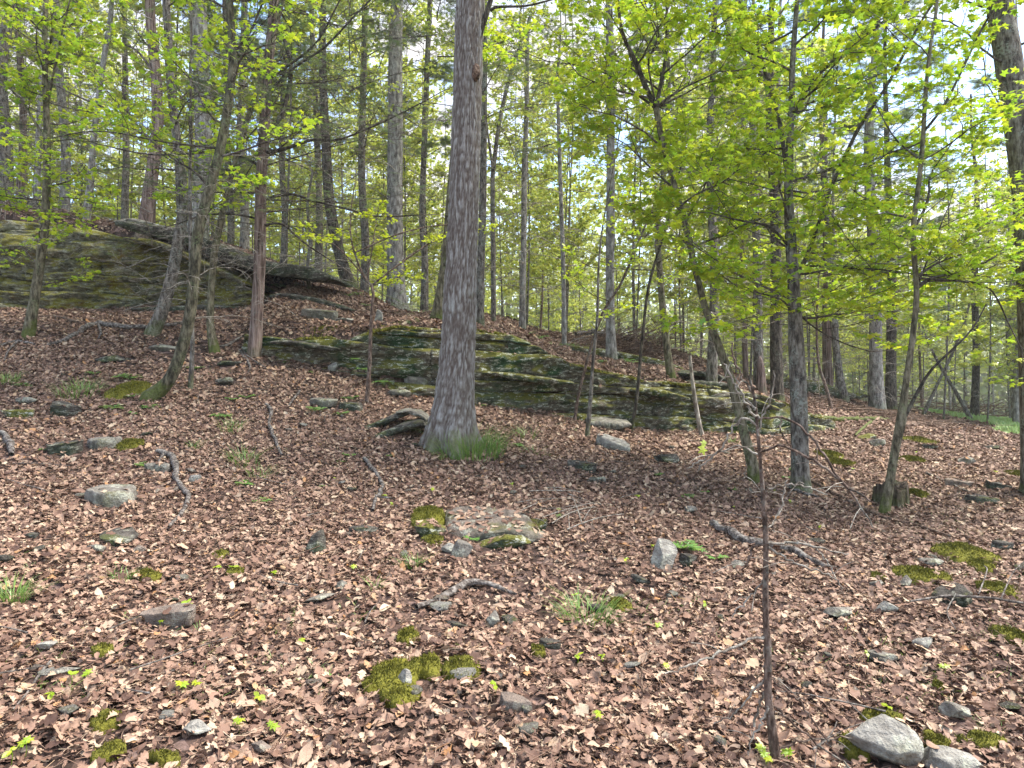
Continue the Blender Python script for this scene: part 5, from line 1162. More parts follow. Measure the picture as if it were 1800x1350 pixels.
deadfall('brown stick lying just above the arching branch', [(62, 560, 5), (100, 560, 6), (130, 568, 6), (148, 574, 4)], 'brownwood')
deadfall('dark twisted branch at the left edge by the sapling foot', [(0, 612, 5), (30, 604, 6), (62, 610, 6)], 'deadwood', subs=[[(30, 606, 4), (15, 622, 3), (8, 640, 2)]])
deadfall('gnarled forked grey branch left of the clearing centre', [(276, 800, 10), (292, 806, 14), (306, 822, 14), (310, 845, 12), (322, 868, 11), (334, 884, 10), (320, 910, 9), (296, 936, 7)], subs=[[(288, 806, 5), (280, 820, 4), (284, 832, 3)]])
deadfall('curved thick dead branch across the centre foreground', [(732, 1078, 12), (765, 1062, 15), (790, 1048, 20), (815, 1040, 19), (838, 1036, 15), (870, 1042, 11), (902, 1052, 6)], subs=[[(770, 1060, 4), (768, 1072, 4), (770, 1080, 3)]], rough=.2)
deadfall('crooked grey stick above the great flat boulder', [(640, 812, 8), (655, 832, 9), (672, 862, 8), (664, 884, 8), (655, 905, 6)], subs=[[(664, 884, 4), (690, 886, 3)]])
deadfall('bent pale stick on the slope left of the tilted slabs', [(468, 716, 7), (479, 728, 8), (474, 748, 6), (484, 778, 7), (498, 806, 5)])
deadfall('short pale stick below the stones left of the oak', [(527, 692, 5), (515, 708, 5), (505, 720, 4)])
deadfall('bleached driftwood like stub at the left edge', [(2, 768, 14), (12, 786, 15), (18, 806, 10)], 'deadwood', rough=.2)
deadfall('twin bleached roots at the foot of the red barked hemlock', [(422, 620, 5), (432, 636, 6), (440, 650, 5), (434, 660, 4)], subs=[[(426, 624, 4), (445, 638, 3), (468, 652, 2)]])
deadfall('dark slanting branch against the foot of the thin stem', [(385, 615, 6), (405, 608, 6), (425, 596, 4)], 'deadwood')
deadfall('long thin brown stick right of the leaning pale trunk', [(1200, 868, 5), (1230, 862, 6), (1262, 853, 6), (1300, 850, 4)], 'brownwood')
deadfall('weathered trunk piece lying broken in front of the foreground sapling', [(1252, 928, 16), (1280, 944, 20), (1310, 962, 22), (1350, 966, 20), (1390, 976, 16), (1425, 992, 15), (1458, 1008, 10)], 'deadwood', 'fallen_log', 'log', rough=.2)
deadfall('straight brown stick running to the right of the sturdy maple', [(1420, 848, 6), (1460, 870, 7), (1500, 890, 7), (1545, 915, 7), (1600, 928, 6), (1670, 950, 5)], 'brownwood')
deadfall('long thin branch with fine twigs at the right edge', [(1600, 1074, 5, .03), (1660, 1070, 6, .05), (1720, 1074, 6, .06), (1800, 1082, 6, .05)], 'deadwood', subs=[[(1720, 1074, 3, .06), (1735, 1045, 2, .12), (1730, 1030, 2, .1)], [(1680, 1070, 3, .05), (1665, 1095, 2, .02), (1680, 1120, 2, 0)], [(1760, 1078, 3, .05), (1780, 1050, 2, .12), (1800, 1035, 2, .15)]])
deadfall('rotting brown log low on the ground beyond the twin stemmed maple', [(1586, 752, 12), (1620, 750, 13), (1650, 752, 12), (1664, 748, 8)], 'brownwood', 'fallen_log', 'log', subs=[[(1640, 750, 5), (1660, 742, 4), (1668, 738, 3)]])
deadfall('mossy pole resting slantwise beyond the ledge end', [(1492, 688, 7), (1510, 702, 8), (1530, 716, 7)], 'mossy', 'fallen_log', 'log')
deadfall('low mossy rotten log right of the ledge end', [(1420, 735, 8), (1470, 742, 10), (1530, 740, 9), (1580, 742, 7)], 'mossy', 'fallen_log', 'log', subs=[[(1500, 740, 6), (1525, 730, 5), (1560, 728, 4)], [(1530, 745, 6), (1512, 760, 5), (1502, 770, 4)]])
deadfall('thick fallen log on the terrace under the brush', [(1012, 604, 8), (1045, 602, 10), (1090, 612, 10), (1140, 625, 9)], 'deadwood', 'fallen_log', 'log', dmin=14.0, lift=.25)
deadfall('thin stick slanting in the right clearing', [(1628, 836, 5), (1665, 852, 5), (1710, 874, 5)], 'deadwood')
deadfall('short dark stick at the lower right of the clearing', [(1385, 862, 6), (1410, 872, 8), (1440, 880, 5)], 'deadwood')
deadfall('pale twig running down the lower left corner', [(92, 1172, 5), (70, 1196, 5), (48, 1232, 4), (22, 1262, 3)], 'deadwood')
deadfall('small curved twig right of the moss mats', [(455, 1215, 4), (480, 1198, 4), (505, 1180, 3)], 'brownwood')
# loose bundles of thin twigs
def twig_heap(label, px, py, wpx, n, L, dmin=1.6, mat='deadtwig', seed=1, rise=.1, name='brush_pile', cat='brush pile', thick=.005):
    r = np.random.default_rng(seed); g = hit(px, py, dmin); w = wpx / FOC * g[1]; root = empty(name, g, label, cat); m = MB()
    for i in range(n):
        x = g[0] + r.normal(0, w * .28); y = g[1] + r.normal(0, .35); a = r.normal(0, .9); l = r.uniform(.4, 1) * L
        t = np.linspace(-.5, .5, 6); X_ = x + t * l * math.cos(a); Y_ = y + t * l * math.sin(a); Z_ = hground(X_, Y_) + .02 + r.uniform(0, rise) + r.uniform(0, .25) * l * (.25 - t * t) + np.linspace(0, r.uniform(-.02, rise * 1.5), 6)
        tube(m, np.c_[X_, Y_, Z_], np.linspace(thick, thick * .4, 6) * r.uniform(.5, 1.4), 4, r.uniform())
    o = m.build('twigs', M[mat], root, origin=g); o['kind'] = 'stuff'
    return root
twig_heap('big brush pile of reddish dead twigs on the terrace slab', 1130, 625, 190, 240, 1.3, 14.2, 'brownwood', 1, .45, thick=.010)
twig_heap('small heap of pale twigs right of the flat boulder', 1000, 905, 120, 18, .8, 1.6, 'deadtwig', 2, .08)
twig_heap('tangle of brown sticks on the far slope right of the ledge', 1560, 738, 200, 120, 1.5, 14, 'brownwood', 3, .12, thick=.012)
twig_heap('bleached dead branches fallen by the overhanging slab tip', 560, 505, 70, 30, 1.3, 13, 'deadtwig', 4, .35, thick=.011)
twig_heap('brushwood heap on the crest at the far left', 40, 372, 120, 50, 1.2, 14.5, 'deadtwig', 5, .25, thick=.011)
twig_heap('low brushwood line at the far edge of the grass', 1690, 735, 190, 90, 1.6, 30, 'brownwood', 6, .5, thick=.02)
rr = np.random.default_rng(31)
for i in range(60):
    D = 2.9 + 9 * rr.uniform(); x = rr.uniform(-.74, .74) * D
    if step_h(np.array([x]), np.array([D]))[0] > .02: continue
    L = rr.uniform(.12, .5); a = rr.uniform(0, 3.14); t = np.linspace(-.5, .5, 7); b = rr.uniform(-.15, .15)
    X_ = x + t * L * math.cos(a) + b * L * (t * t * 2) * math.sin(a); Y_ = D + t * L * math.sin(a) - b * L * (t * t * 2) * math.cos(a); Z_ = hground(X_, Y_) + .055 + rr.uniform(0, .02)
    m = MB(); tube(m, np.c_[X_, Y_, Z_], np.linspace(.005, .002, 7), 5); o = m.build('fallen_twig', M['deadwood' if i % 2 else 'brownwood'], origin=(x, D, Z_[3])); o.location = (x, D, Z_[3])
    tag(o, 'thin fallen twig lying loose on the brown leaves', 'twig', 'loose twigs on the leaf litter')

def stump():
    g = hit(1572, 893); D = g[1]; s = D / FOC; root = empty('tree_stump', g, 'old dark hollow stump behind the slender maple', 'stump')
    n = 40; th = np.linspace(0, 2 * math.pi, n, endpoint=False); lob = 1 + .16 * np.sin(3 * th + 1) + .08 * np.sin(7 * th)
    H_ = 36 * s; R0 = 25 * s; m = MB(); V = []; zs = np.linspace(-.1, 1, 12)
    for z in zs:
        for j, t in enumerate(th):
            r = R0 * lob[j] * (1.12 - .12 * z + .12 * math.exp(-max(z, 0) * 5)) * (1 + .05 * math.sin(t * 23 + z * 2) + .04 * math.sin(t * 41))
            V.append((g[0] + 6 * s + r * math.cos(t), D + .12 + r * math.sin(t), g[2] + z * H_ * (1 if z < .95 else 1 + .22 * math.sin(2 * t + .5) + .08 * math.sin(9 * t))))
    for f, dz in ((.72, -.02), (.4, -.08)):
        for j, t in enumerate(th): V.append((g[0] + 6 * s + f * R0 * lob[j] * math.cos(t), D + .12 + f * R0 * lob[j] * math.sin(t), g[2] + H_ * (1 + .18 * math.sin(2 * t + .5)) + dz))
    V.append((g[0] + 6 * s, D + .12, g[2] + H_ - .12)); q = []
    for i in range(13):
        for j in range(n): q.append((i * n + j, i * n + (j + 1) % n, (i + 1) * n + (j + 1) % n, (i + 1) * n + j))
    tr = [(13 * n + j, 13 * n + (j + 1) % n, 14 * n) for j in range(n)]
    m.add(np.array(V), np.array(q), np.array(tr)); m.build('wood', M['stump'], root, origin=g)
M['stump'] = bark_mat('rotten_stump_wood', (0.015, 0.01, 0.008), (0.06, 0.042, 0.03), (0.13, 0.10, 0.075), 0.3, moss=0.3, freq=30, stretch=0.12)
stump()

# ------------------------------------------------------------------ the broken sapling in the foreground
def front_sapling():
    g = hit(1366, 1345); D = g[1]; s = D / FOC
    pts = [(1370, 1352, 20), (1358, 1290, 16), (1350, 1220, 13), (1350, 1150, 12), (1346, 1080, 11), (1346, 1000, 10), (1346, 940, 10), (1342, 880, 8), (1338, 830, 7), (1332, 760, 6), (1326, 700, 5), (1316, 660, 4)]
    W = np.array([np.r_[P(a, b, D), w / 2 * s] for a, b, w in pts]); W[0, 2] -= .08
    root = empty('sapling', g, 'broken reddish sapling with bare drooping twigs, nearest the viewer', 'sapling')
    C = catmull(W, 90); C[:, 3] *= 1 + .07 * fbm(np.c_[C[:, 2] * 18, 0 * C[:, 2], 0 * C[:, 2]], 2, 3); m = MB()
    trunk_shape(m, C[:, :3], C[:, 3], 14, .10, 9, .15, .05); m.build('trunk', M['redstem'], root, origin=g)
    arcs = [[(1326, 700, 4), (1300, 655, 3), (1288, 625, 3), (1286, 600, 2)], [(1328, 720, 4), (1300, 690, 3), (1280, 655, 3), (1272, 640, 2)], [(1330, 735, 4), (1300, 700, 3), (1284, 660, 2)],
            [(1331, 745, 3.5), (1310, 735, 3.5), (1290, 760, 3.5), (1276, 790, 3), (1240, 830, 3)], [(1332, 742, 3.5), (1360, 730, 3.5), (1392, 750, 3.5), (1412, 785, 3.5), (1430, 830, 3), (1460, 860, 3)],
            [(1336, 795, 4), (1370, 782, 4), (1400, 798, 4), (1430, 822, 4), (1456, 862, 3), (1470, 900, 2)], [(1336, 800, 3.5), (1300, 786, 3), (1260, 805, 3), (1225, 830, 2.5)],
            [(1345, 955, 5), (1372, 951, 4), (1400, 953, 4), (1440, 960, 3), (1478, 968, 2)], [(1345, 958, 4), (1322, 962, 4), (1310, 985, 3), (1300, 1000, 2)], [(1347, 960, 4), (1390, 985, 3), (1440, 1000, 2.5), (1462, 1020, 2)],
            [(1346, 1122, 5), (1310, 1120, 4), (1260, 1130, 4), (1200, 1140, 3), (1150, 1148, 2)], [(1352, 1190, 5), (1330, 1220, 4), (1306, 1270, 3), (1270, 1300, 2)], [(1346, 1120, 4), (1350, 1180, 5), (1356, 1215, 5), (1350, 1250, 4), (1342, 1300, 4)],
            [(1355, 1225, 4), (1338, 1262, 4), (1318, 1290, 3), (1308, 1320, 2)], [(1360, 1240, 4), (1420, 1290, 3), (1480, 1330, 3), (1530, 1370, 2)], [(1364, 1320, 4), (1400, 1305, 4), (1450, 1302, 3), (1500, 1300, 2)],
            [(1330, 765, 3), (1350, 700, 2.5), (1352, 650, 2)], [(1344, 900, 3), (1320, 860, 2.5), (1318, 820, 2)], [(1348, 1010, 3), (1330, 1040, 3), (1290, 1090, 2)], [(1350, 1190, 3), (1400, 1230, 3), (1440, 1290, 2)], [(1420, 952, 2.5), (1448, 985, 2.5), (1456, 1010, 2)],
            [(1344, 860, 3), (1390, 848, 2.5), (1430, 862, 2)], [(1400, 800, 2.5), (1380, 760, 2.5), (1384, 730, 2)], [(1345, 935, 3), (1380, 900, 2), (1398, 850, 2)]]
    rg = np.random.default_rng(6)
    for a_ in arcs:
        l = np.array([np.r_[P(a, b, D), w / 2 * s] for a, b, w in a_]); ln = np.r_[0, np.cumsum(np.linalg.norm(np.diff(l[:, :3], axis=0), axis=1))]
        l[:, 1] += rg.uniform(-.7, .5) * ln
        c2 = catmull(l, 22); c2[:, :3] += .004 * rg.normal(size=(22, 3)); c2[:, 2] = np.maximum(c2[:, 2], hground(c2[:, 0], c2[:, 1]) + .015); m = MB(); tube(m, c2[:, :3], c2[:, 3] * 1.15, 6); m.build('twig', M['deadtwig' if rg.uniform() < .65 else 'redstem'], root, origin=g)
        for k_ in range(2):
            i = rg.integers(6, 19); q = c2[i, :3]; d = rg.normal(size=3) * [.7, .5, .5]; pp = np.array([q, q + d * .06, q + d * .12 + [0, 0, -.02]]); m = MB(); tube(m, catmull(np.c_[pp, [0.002, .0015, .001]], 6)[:, :3], .0016, 4); m.build('side_twig', M['deadtwig'], root, origin=g)
    m = MB(); lp = P(1245, 787, D) + [0, .1, 0]; put(m, MAPLE_V, MAPLE_T, np.array([lp, P(1240, 775, D)]), np.array([[.3, -1, .3], [.2, -1, .5]]), np.array([[.2, 0, -1], [-.5, 0, -.6]]), np.array([.045, .03]), np.array([.2, .3])); m.build('leaf', M['maple'], root, smooth=False, origin=g)
front_sapling()

# ------------------------------------------------------------------ grass tufts, ferns, seedlings
def blades(m, cx, cy, n, r_, h, rg, lean=.6, wid=.004, gz=None):
    a = rg.uniform(0, 6.28, n); rr_ = r_ * np.sqrt(rg.uniform(0, 1, n)); x = cx + rr_ * np.cos(a); y = cy + rr_ * np.sin(a); z = hground(x, y) - .01
    H_ = h * rg.uniform(.5, 1.1, n); d = np.c_[np.cos(a + rg.normal(0, .6, n)), np.sin(a + rg.normal(0, .6, n))] * (lean * rg.uniform(.3, 1.5, n))[:, None]
    P0 = np.c_[x, y, z]; sd = np.c_[-d[:, 1], d[:, 0], np.zeros(n)]; sd /= np.linalg.norm(sd, axis=1)[:, None] + 1e-9
    rows = []
    for t in (0, .35, .7, 1.0):
        c = P0 + np.c_[d * (H_ * t ** 1.8)[:, None], H_ * (t - .35 * lean * t * t)]; w_ = wid * (1 - t) + .0006
        rows += [c - sd * w_, c + sd * w_]
    V = np.stack(rows, 1).reshape(-1, 3); k = (np.arange(n) * 8)[:, None]
    F = np.concatenate([k + np.array([[0, 1, 3, 2]]), k + np.array([[2, 3, 5, 4]]), k + np.array([[4, 5, 7, 6]])])
    m.add(V, F, None, np.repeat(rg.uniform(0, 1, n), 8))
def tuft(px, py, wpx, hpx, label, n=140, dmin=1.6, lean=.6):
    g = hit(px, py, dmin); s = g[1] / FOC; m = MB(); rg = np.random.default_rng(int(px + 3 * py)); blades(m, g[0], g[1], int(n * .55), wpx * s * .5, hpx * s * 1.15, rg, lean * 1.4, .0012 + .00022 * g[1])
    o = m.build('grass_tuft', M['grass'], origin=g); o.location = g; tag(o, label, 'grass tuft')
for a_ in [(828, 800, 110, 62, 'big soft grass tuft at the right foot of the great oak', 700), (790, 806, 60, 26, 'short grass along the front of the oak foot', 260), (862, 790, 60, 34, 'sparse grass right of the big oak tuft', 220), (140, 695, 70, 34, 'green grass tuft left of the curved tree', 330),
           (12, 675, 42, 26, 'bright grass tuft at the left edge on the slope', 220), (22, 1058, 44, 46, 'grass tuft at the left edge of the foreground', 260), (1030, 1092, 90, 46, 'spreading grass tuft in the centre foreground', 380), (430, 815, 50, 38, 'wispy grass tuft in the left middle', 160),
           (212, 1022, 30, 26, 'little grass tuft by the buried mossy stone', 120), (725, 1000, 24, 30, 'narrow bright grass tuft below the flat boulder', 130), (405, 758, 40, 30, 'thin grass near the pale fern', 110), (340, 790, 20, 22, 'wispy grass by the forked branch', 70),
           (1015, 615, 60, 18, 'low grass on the terrace near the log end', 160), (455, 840, 40, 26, 'pale grass wisps below the left middle tuft', 90), (940, 800, 50, 20, 'scattered grass right of the oak', 90), (660, 1040, 20, 30, 'thin seedling grass left of centre', 50), (1290, 780, 30, 16, 'small grass at the ledge foot', 60), (925, 770, 40, 24, 'grass along the ledge foot right of the oak', 90)]:
    tuft(*a_)
def frond(m, base, d, L, rg, droop=.5, wid=.26):
    n = 13; t = np.linspace(0, 1, n); d = unit(d); h = np.array([d[0], d[1], 0]); up = d[2]
    c = base + np.outer(t * L, h) + np.outer(np.zeros(n), h); c[:, 2] = base[2] + L * (up * t - droop * t * t)
    tube(m, c, np.linspace(.003, .001, n), 3, .6)
    side = unit(np.cross(h, (0, 0, 1))); pos = []; fw = []; sz = []
    for i in range(2, n):
        for s_ in (-1, 1):
            pos.append(c[i]); fw.append(side * s_ + unit(h) * .35 + np.array([0, 0, -.1])); sz.append(L * wid * math.sin(math.pi * (t[i] * .8 + .18)) + .01)
    pos, fw, sz = map(np.array, (pos, fw, sz)); LV = np.array([(0, 0, 0), (.16, .2, 0), (.12, .6, 0), (0, 1, 0), (-.12, .6, 0), (-.16, .2, 0)], float)
    put(m, LV, OVAL_Q, pos, np.tile([0, -.1, 1.0], (len(pos), 1)) + rg.normal(0, .12, (len(pos), 3)), fw, sz, rg.uniform(.1, .8, len(pos)))
def fern(px, py, wpx, label, n=6, up=.7, dmin=1.6, z=None, D=None):
    g = hit(px, py, dmin)
    if D: g = np.array([(px - 900) / FOC * D, D, CAMZ - (py - 675) / FOC * D])
    s = g[1] / FOC; rg = np.random.default_rng(int(px * 5 + py)); root = empty('fern', g, label, 'fern')
    for j in range(n):
        m = MB(); a = j * 6.28 / n + rg.uniform(0, .8); frond(m, g + [0, 0, .01], (math.cos(a), math.sin(a) * .8, up * rg.uniform(.7, 1.4)), wpx * s * .55 * rg.uniform(.7, 1.1), rg); m.build('frond', M['fern'], root, smooth=False, origin=g)
    return root
for a_ in [(228, 668, 66, 'pale green fern above the grass tuft, left slope', 6), (196, 722, 70, 'flat spreading fern below the grass tuft', 6), (388, 735, 50, 'upright feathery fern on the left slope', 6), (345, 650, 40, 'small fern behind the curved tree', 5),
           (1205, 968, 80, 'bright yellow green fern beside the upright boulder', 7), (1258, 985, 60, 'low fern right of the bright fern', 4), (460, 885, 46, 'single upright fern left of centre', 4), (845, 716, 34, 'small fern at the right side of the oak', 4), (832, 950, 50, 'drooping fern on the flat boulder lip', 4),
           (555, 725, 60, 'fern tuft among stones left of the oak', 5), (600, 730, 40, 'small fern by the tilted slabs', 4), (985, 912, 36, 'leafy fern right of the flat boulder', 4), (570, 1195, 30, 'narrow dark fern left of the moss mat', 4), (500, 640, 30, 'fern at the foot of the left ledge face', 4),
           (240, 790 - 60, 40, 'feathery fern on the slope below the curved tree', 4)]:
    fern(*a_)
for i, (px, py, D) in enumerate([(925, 600, 17.5), (945, 604, 17), (965, 602, 17.5), (985, 606, 17), (1000, 606, 17.5), (950, 596, 19), (1085, 610, 15), (1100, 636, 14.4), (1108, 650, 14), (1055, 655, 13), (855, 585, 12)]):
    x = (px - 900) / FOC * D; tag(fern(px, 675 - (hz(x, D) - CAMZ) / D * FOC, 44, 'light green fern in the patch on the terrace crest right of the oak', 6, .8, D=D), group='ferns on the terrace crest')
for i, (px, py, D) in enumerate([(490, 490, 14.2), (505, 495, 14), (520, 492, 14.6), (612, 530, 14.5), (625, 525, 15), (640, 545, 14)]):
    x = (px - 900) / FOC * D; tag(fern(px, 675 - (hz(x, D) - CAMZ) / D * FOC, 40, 'yellow green fern growing near the overhanging slab tip', 6, .8, D=D), group='ferns by the slab tip')
rg = np.random.default_rng(12)
for a_ in [(675, 672, 'fern growing from the ledge crack left of the oak', 10.35, 50), (640, 650, 'fern hanging on the green stained ledge face', 10.3, 40), (625, 632, 'pale fern high on the left ledge face', 10.35, 30)]:
    fern(a_[0], a_[1], a_[4], a_[2], 4, .3, D=a_[3])
spots = [(125, 1208), (150, 1205), (320, 1222), (345, 1220), (455, 1245), (280, 1110), (330, 1075), (1240, 1075), (980, 905), (1145, 970), (1340, 1340), (1345, 1355), (45, 1330), (20, 1345), (475, 1300), (420, 1290), (620, 1010), (530, 1140), (1010, 1060), (1015, 1170), (1155, 1115), (1060, 1170), (1360, 700 + 170), (1440, 935), (870, 1225), (1050, 1275), (1660, 1190), (1525, 1165),
         (1500, 830), (1490, 822), (1560, 1262), (1390, 890), (1290, 900), (690, 895), (675, 880), (1610, 800), (1750, 835), (1480, 812), (410, 1010), (380, 1010), (90, 1240), (1385, 1350), (1175, 1190), (1100, 995), (480, 1020), (590, 850), (760, 870), (1120, 880), (900, 860)]
for px, py in spots:
    g = hit(px, py); m = MB(); k = rg.integers(3, 7); a = rg.uniform(0, 6.28, k); f = np.c_[np.cos(a), np.sin(a), rg.uniform(0, .5, k)]
    tube(m, np.array([g, g + [.005, 0, .03], g + [.0, 0, .06]]), .0015, 3)
    put(m, MAPLE_V, MAPLE_T, np.tile(g + [0, 0, .055], (k, 1)), np.c_[rg.normal(0, .3, k), rg.normal(0, .3, k) - .2, np.ones(k)], f, rg.uniform(.02, .042, k), rg.uniform(0, .6, k)) if rg.uniform() < .5 else put(m, OVAL_V, OVAL_Q, np.tile(g + [0, 0, .055], (k, 1)), np.c_[rg.normal(0, .3, k), rg.normal(0, .3, k) - .2, np.ones(k)], f, rg.uniform(.02, .042, k), rg.uniform(0, .6, k))
    o = m.build('seedling', M['maple'], smooth=False, origin=g); o.location = g; tag(o, 'tiny green seedling sprouting through the brown leaves', 'seedling', 'seedlings in the leaf litter')
rg = np.random.default_rng(41)
for i in range(26):
    px, py = rg.uniform(0, 720), rg.uniform(620, 860)
    if i > 17: px, py = rg.uniform(850, 1700), rg.uniform(770, 900)
    tag(fern(px, py, rg.uniform(26, 46), 'small green fern coming up through the brown leaves', int(rg.integers(3, 6)), .7), group='small ferns dotted over the slope')
# far grassy patch at the right and low greenery
m = MB(); rg = np.random.default_rng(14); n = 90000; D = rg.uniform(18, 48, n); px = rg.uniform(1620, 2020, n); x = (px - 900) / FOC * D
kp = (px - 1640) / 160 > (28 - D) / 10 + .15 * np.sin(x * 1.3); x, D = x[kp], D[kp]; n = len(x)
put(m, np.array([(-.25, 0, 0), (.25, 0, 0), (0, 1, 0)], float), np.array([(0, 1, 2)]), np.c_[x, D, hground(x, D)], np.c_[rg.normal(0, .5, n), -np.ones(n), rg.uniform(.2, 1.2, n)], np.c_[rg.normal(0, .5, n), rg.normal(0, .5, n), np.ones(n)], rg.uniform(.12, .26, n), rg.uniform(0, .5, n))
gr = m.build('grass', M['grass'], smooth=False); tag(gr, 'bright grass in the far clearing', 'grass', kind='stuff')
m = MB(); n = 5000; D = rg.uniform(2.8, 13, n); x = rg.uniform(-.78, .78, n) * D; c_ = fbm(np.c_[x * .9, D * .9, 0 * x], 3, 15); kp = (c_ > .28) & (step_h(x, D) < .02); x, D = x[kp], D[kp]; n = len(x)
for i in range(n): 
    if i % 2 == 0: blades(m, x[i], D[i], 5, .04, .07, rg, .8, .0025)
gl = m.build('sparse_grass', M['grass'], smooth=False); tag(gl, 'thin green blades between the fallen leaves', 'grass', kind='stuff')
rng = np.random.default_rng(5)
def wedge_points(d0, d1, dens, k=0.80, extra=1.0):
    A = (2 * k * 0.5 * (d0 + d1) + 2 * extra) * (d1 - d0); n = int(A * dens)
    y = rng.uniform(d0, d1, int(n * 1.5)); w = (k * y + extra) / (k * d1 + extra)
    y = y[rng.uniform(size=len(y)) < w][:n]
    x = rng.uniform(-1, 1, len(y)) * (k * y + extra)
    return x, y
single = [fallen_leaf('oak', s) for s in (1, 2, 3, 4, 5, 6)] + [fallen_leaf('maple', s) for s in (7, 8)] + [fallen_leaf('plain', s) for s in (10, 11, 12)]
def leaf_cluster(seed, k=6):
    r = np.random.default_rng(seed); m = MB()
    for j in range(k):
        me = single[int(r.integers(0, len(single)))]; nv = len(me.vertices); co = np.empty(nv * 3, np.float32); me.vertices.foreach_get('co', co); co = co.reshape(-1, 3)
        fq = [tuple(p_.vertices) for p_ in me.polygons if len(p_.vertices) == 4]; ft = [tuple(p_.vertices) for p_ in me.polygons if len(p_.vertices) == 3]
        nr = unit(r.normal(0, .33, 3) + [0, 0, 1.0]); a_ = r.uniform(0, 6.28); t_ = np.array([math.cos(a_), math.sin(a_), 0]); t_ = unit(t_ - (t_ @ nr) * nr); b_ = np.cross(nr, t_)
        s_ = r.uniform(.3, 1.0) if j else r.uniform(1.0, 1.55); v = s_ * (co @ np.array([t_, b_, nr])) + [r.uniform(-1.3, 1.3), r.uniform(-1.3, 1.3), r.uniform(0, .2)]
        m.add(v, np.array(fq) if fq else None, np.array(ft) if ft else None, r.uniform())
    for j in range(3):      # bits of twig and petiole among the leaves
        p0 = np.array([r.uniform(-1.3, 1.3), r.uniform(-1.3, 1.3), r.uniform(.05, .3)]); a_ = r.uniform(0, 6.28); L_ = r.uniform(.3, 1.6); dv = np.array([math.cos(a_), math.sin(a_), r.uniform(-.1, .1)]) * L_
        tube(m, np.array([p0 - dv / 2, p0 + r.normal(0, .06, 3), p0 + dv / 2]), [.028, .022, .012], 3, r.uniform(0, .5))
    return m.mesh('fallen_leaves', M['litter'], True)
kinds = [leaf_cluster(50 + s) for s in range(16)]
seg = [(1.4, 4.0, 620, 0.85), (4.0, 6.5, 540, 0.84), (6.5, 10, 420, 0.9), (10, 15, 270, 1.05), (15, 22, 90, 1.5), (22, 40, 28, 2.2)]
X, Y, S = [], [], []
for d0, d1, de, sc in seg:
    x, y = wedge_points(d0, d1, de); X.append(x); Y.append(y); S.append(np.full(len(x), sc))
X, Y, S = map(np.concatenate, (X, Y, S))
# sparser where soil, moss or gravel shows
cl = fbm(np.c_[X * 0.6, Y * 0.6, 0 * X], 3, 77)
keep = (rng.uniform(size=len(X)) < np.clip(1.05 + 1.0 * cl, 0.45, 1)) & ~(((X / Y * FOC + 900 - 1640) / 160 > (28 - Y) / 10) & (Y > 17) & (rng.uniform(size=len(X)) < .93))
X, Y, S = X[keep], Y[keep], S[keep] * rng.uniform(.8, 1.15, keep.sum())
for cx_, cy_, rx_, ry_, pr_ in CLEAR:      # leaves lie round stones and moss, only a few on top
    dd = ((X - cx_) / (rx_ + .05)) ** 2 + ((Y - cy_) / (ry_ + .05)) ** 2
    k_ = (dd > 0.9) | (rng.uniform(size=len(X)) < pr_)
    X, Y, S = X[k_], Y[k_], S[k_]
Z = hground(X, Y); e = 0.06
sx = (hground(X + e, Y) - Z) / e; sy = (hground(X, Y + e) - Z) / e
kp = (np.abs(sx) + np.abs(sy)) < 1.6
X, Y, Z, S, sx, sy = X[kp], Y[kp], Z[kp], S[kp], sx[kp], sy[kp]
n = len(X)
nrm = np.c_[-sx, -sy, np.ones(n)] + rng.normal(0, 0.16, (n, 3))
EU = frames_to_euler(nrm, rng.uniform(0, 2 * math.pi, n))
dg = bpy.context.evaluated_depsgraph_get(); topP = []
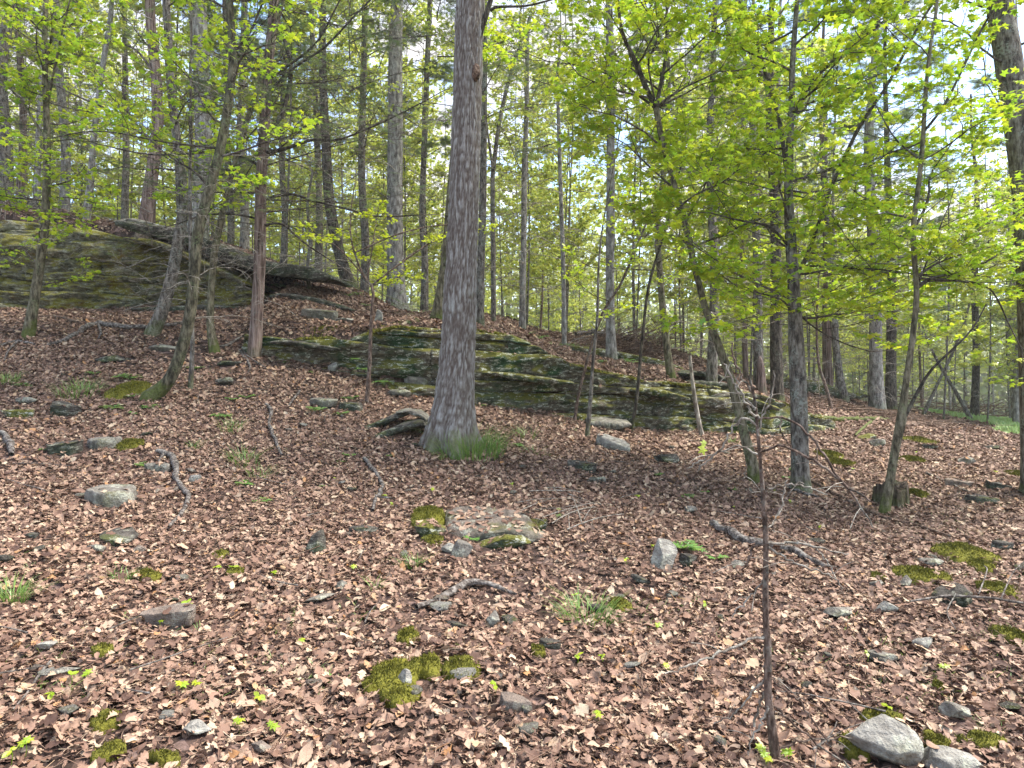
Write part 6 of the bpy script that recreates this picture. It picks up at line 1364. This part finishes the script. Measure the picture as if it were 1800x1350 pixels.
def on_top(cx, cy, rx, ry, k):
    for _ in range(k):
        x = cx + rng.uniform(-rx, rx); y = cy + rng.uniform(-ry, ry); g0 = hz(x, y)
        ok, loc, nn_, fi, ob, mt = scene.ray_cast(dg, Vector((x, y, g0 + 1.0)), Vector((0, 0, -1)), distance=1.05)
        if ok and ob is not None and ob.name.startswith(('rock', 'stone_bed')) and nn_.z > .6: topP.append((x, y, loc.z + .004, nn_.x, nn_.y, nn_.z))
gb = hit(850, 948); on_top(gb[0], gb[1] + .35, .75, .45, 300)
for cx_, cy_, rx_, ry_, pr_ in list(CLEAR)[:70]:
    if rx_ > .12: on_top(cx_, cy_, rx_ * .8, ry_ * .8, 4)
for xx in np.arange(L2X[1], L2X[-2], .16): on_top(xx, led2_y(xx) + .3, .1, .22, 2)
topP = np.array(topP); nt_ = len(topP); print('leaves on stones', nt_)
TE = frames_to_euler(topP[:, 3:] + rng.normal(0, .1, (nt_, 3)), rng.uniform(0, 6.28, nt_))
lt = instancer('leaf_litter', topP[:, :3], TE, rng.uniform(.05, .09, nt_), rng.integers(0, len(single), nt_), single)
tag(lt, 'brown leaves lying on top of the stones', 'fallen leaves', kind='stuff')
lit = instancer('leaf_litter', np.c_[X, Y, Z + rng.uniform(0.0, 0.025, n)], EU, S * rng.uniform(0.048, 0.076, n), rng.integers(0, len(kinds), n), kinds)
tag(lit, 'thick layer of brown fallen oak and maple leaves', 'fallen leaves', kind='stuff')
print('litter', n)


# ------------------------------------------------------------------ the faint air between the far trees
hz_ = MB(); hv = np.array([(x, y, z) for z in (-12.0, 24.0) for y in (-62.0, 402.0) for x in (-302.0, 302.0)])
hz_.add(hv, np.array([(0, 2, 3, 1), (4, 5, 7, 6), (0, 1, 5, 4), (2, 6, 7, 3), (0, 4, 6, 2), (1, 3, 7, 5)]))
k = NT('haze_air'); pv = k.n('VolumePrincipled', {'Color': (0.92, 0.96, 0.93, 1), 'Density': 0.0008, 'Anisotropy': 0.2})
k.t.links.new(pv.outputs[0], k.out.inputs['Volume'])
ho = hz_.build('haze', k.m, smooth=False); tag(ho, kind='stuff'); ho['label'] = 'thin pale haze between the far trees'
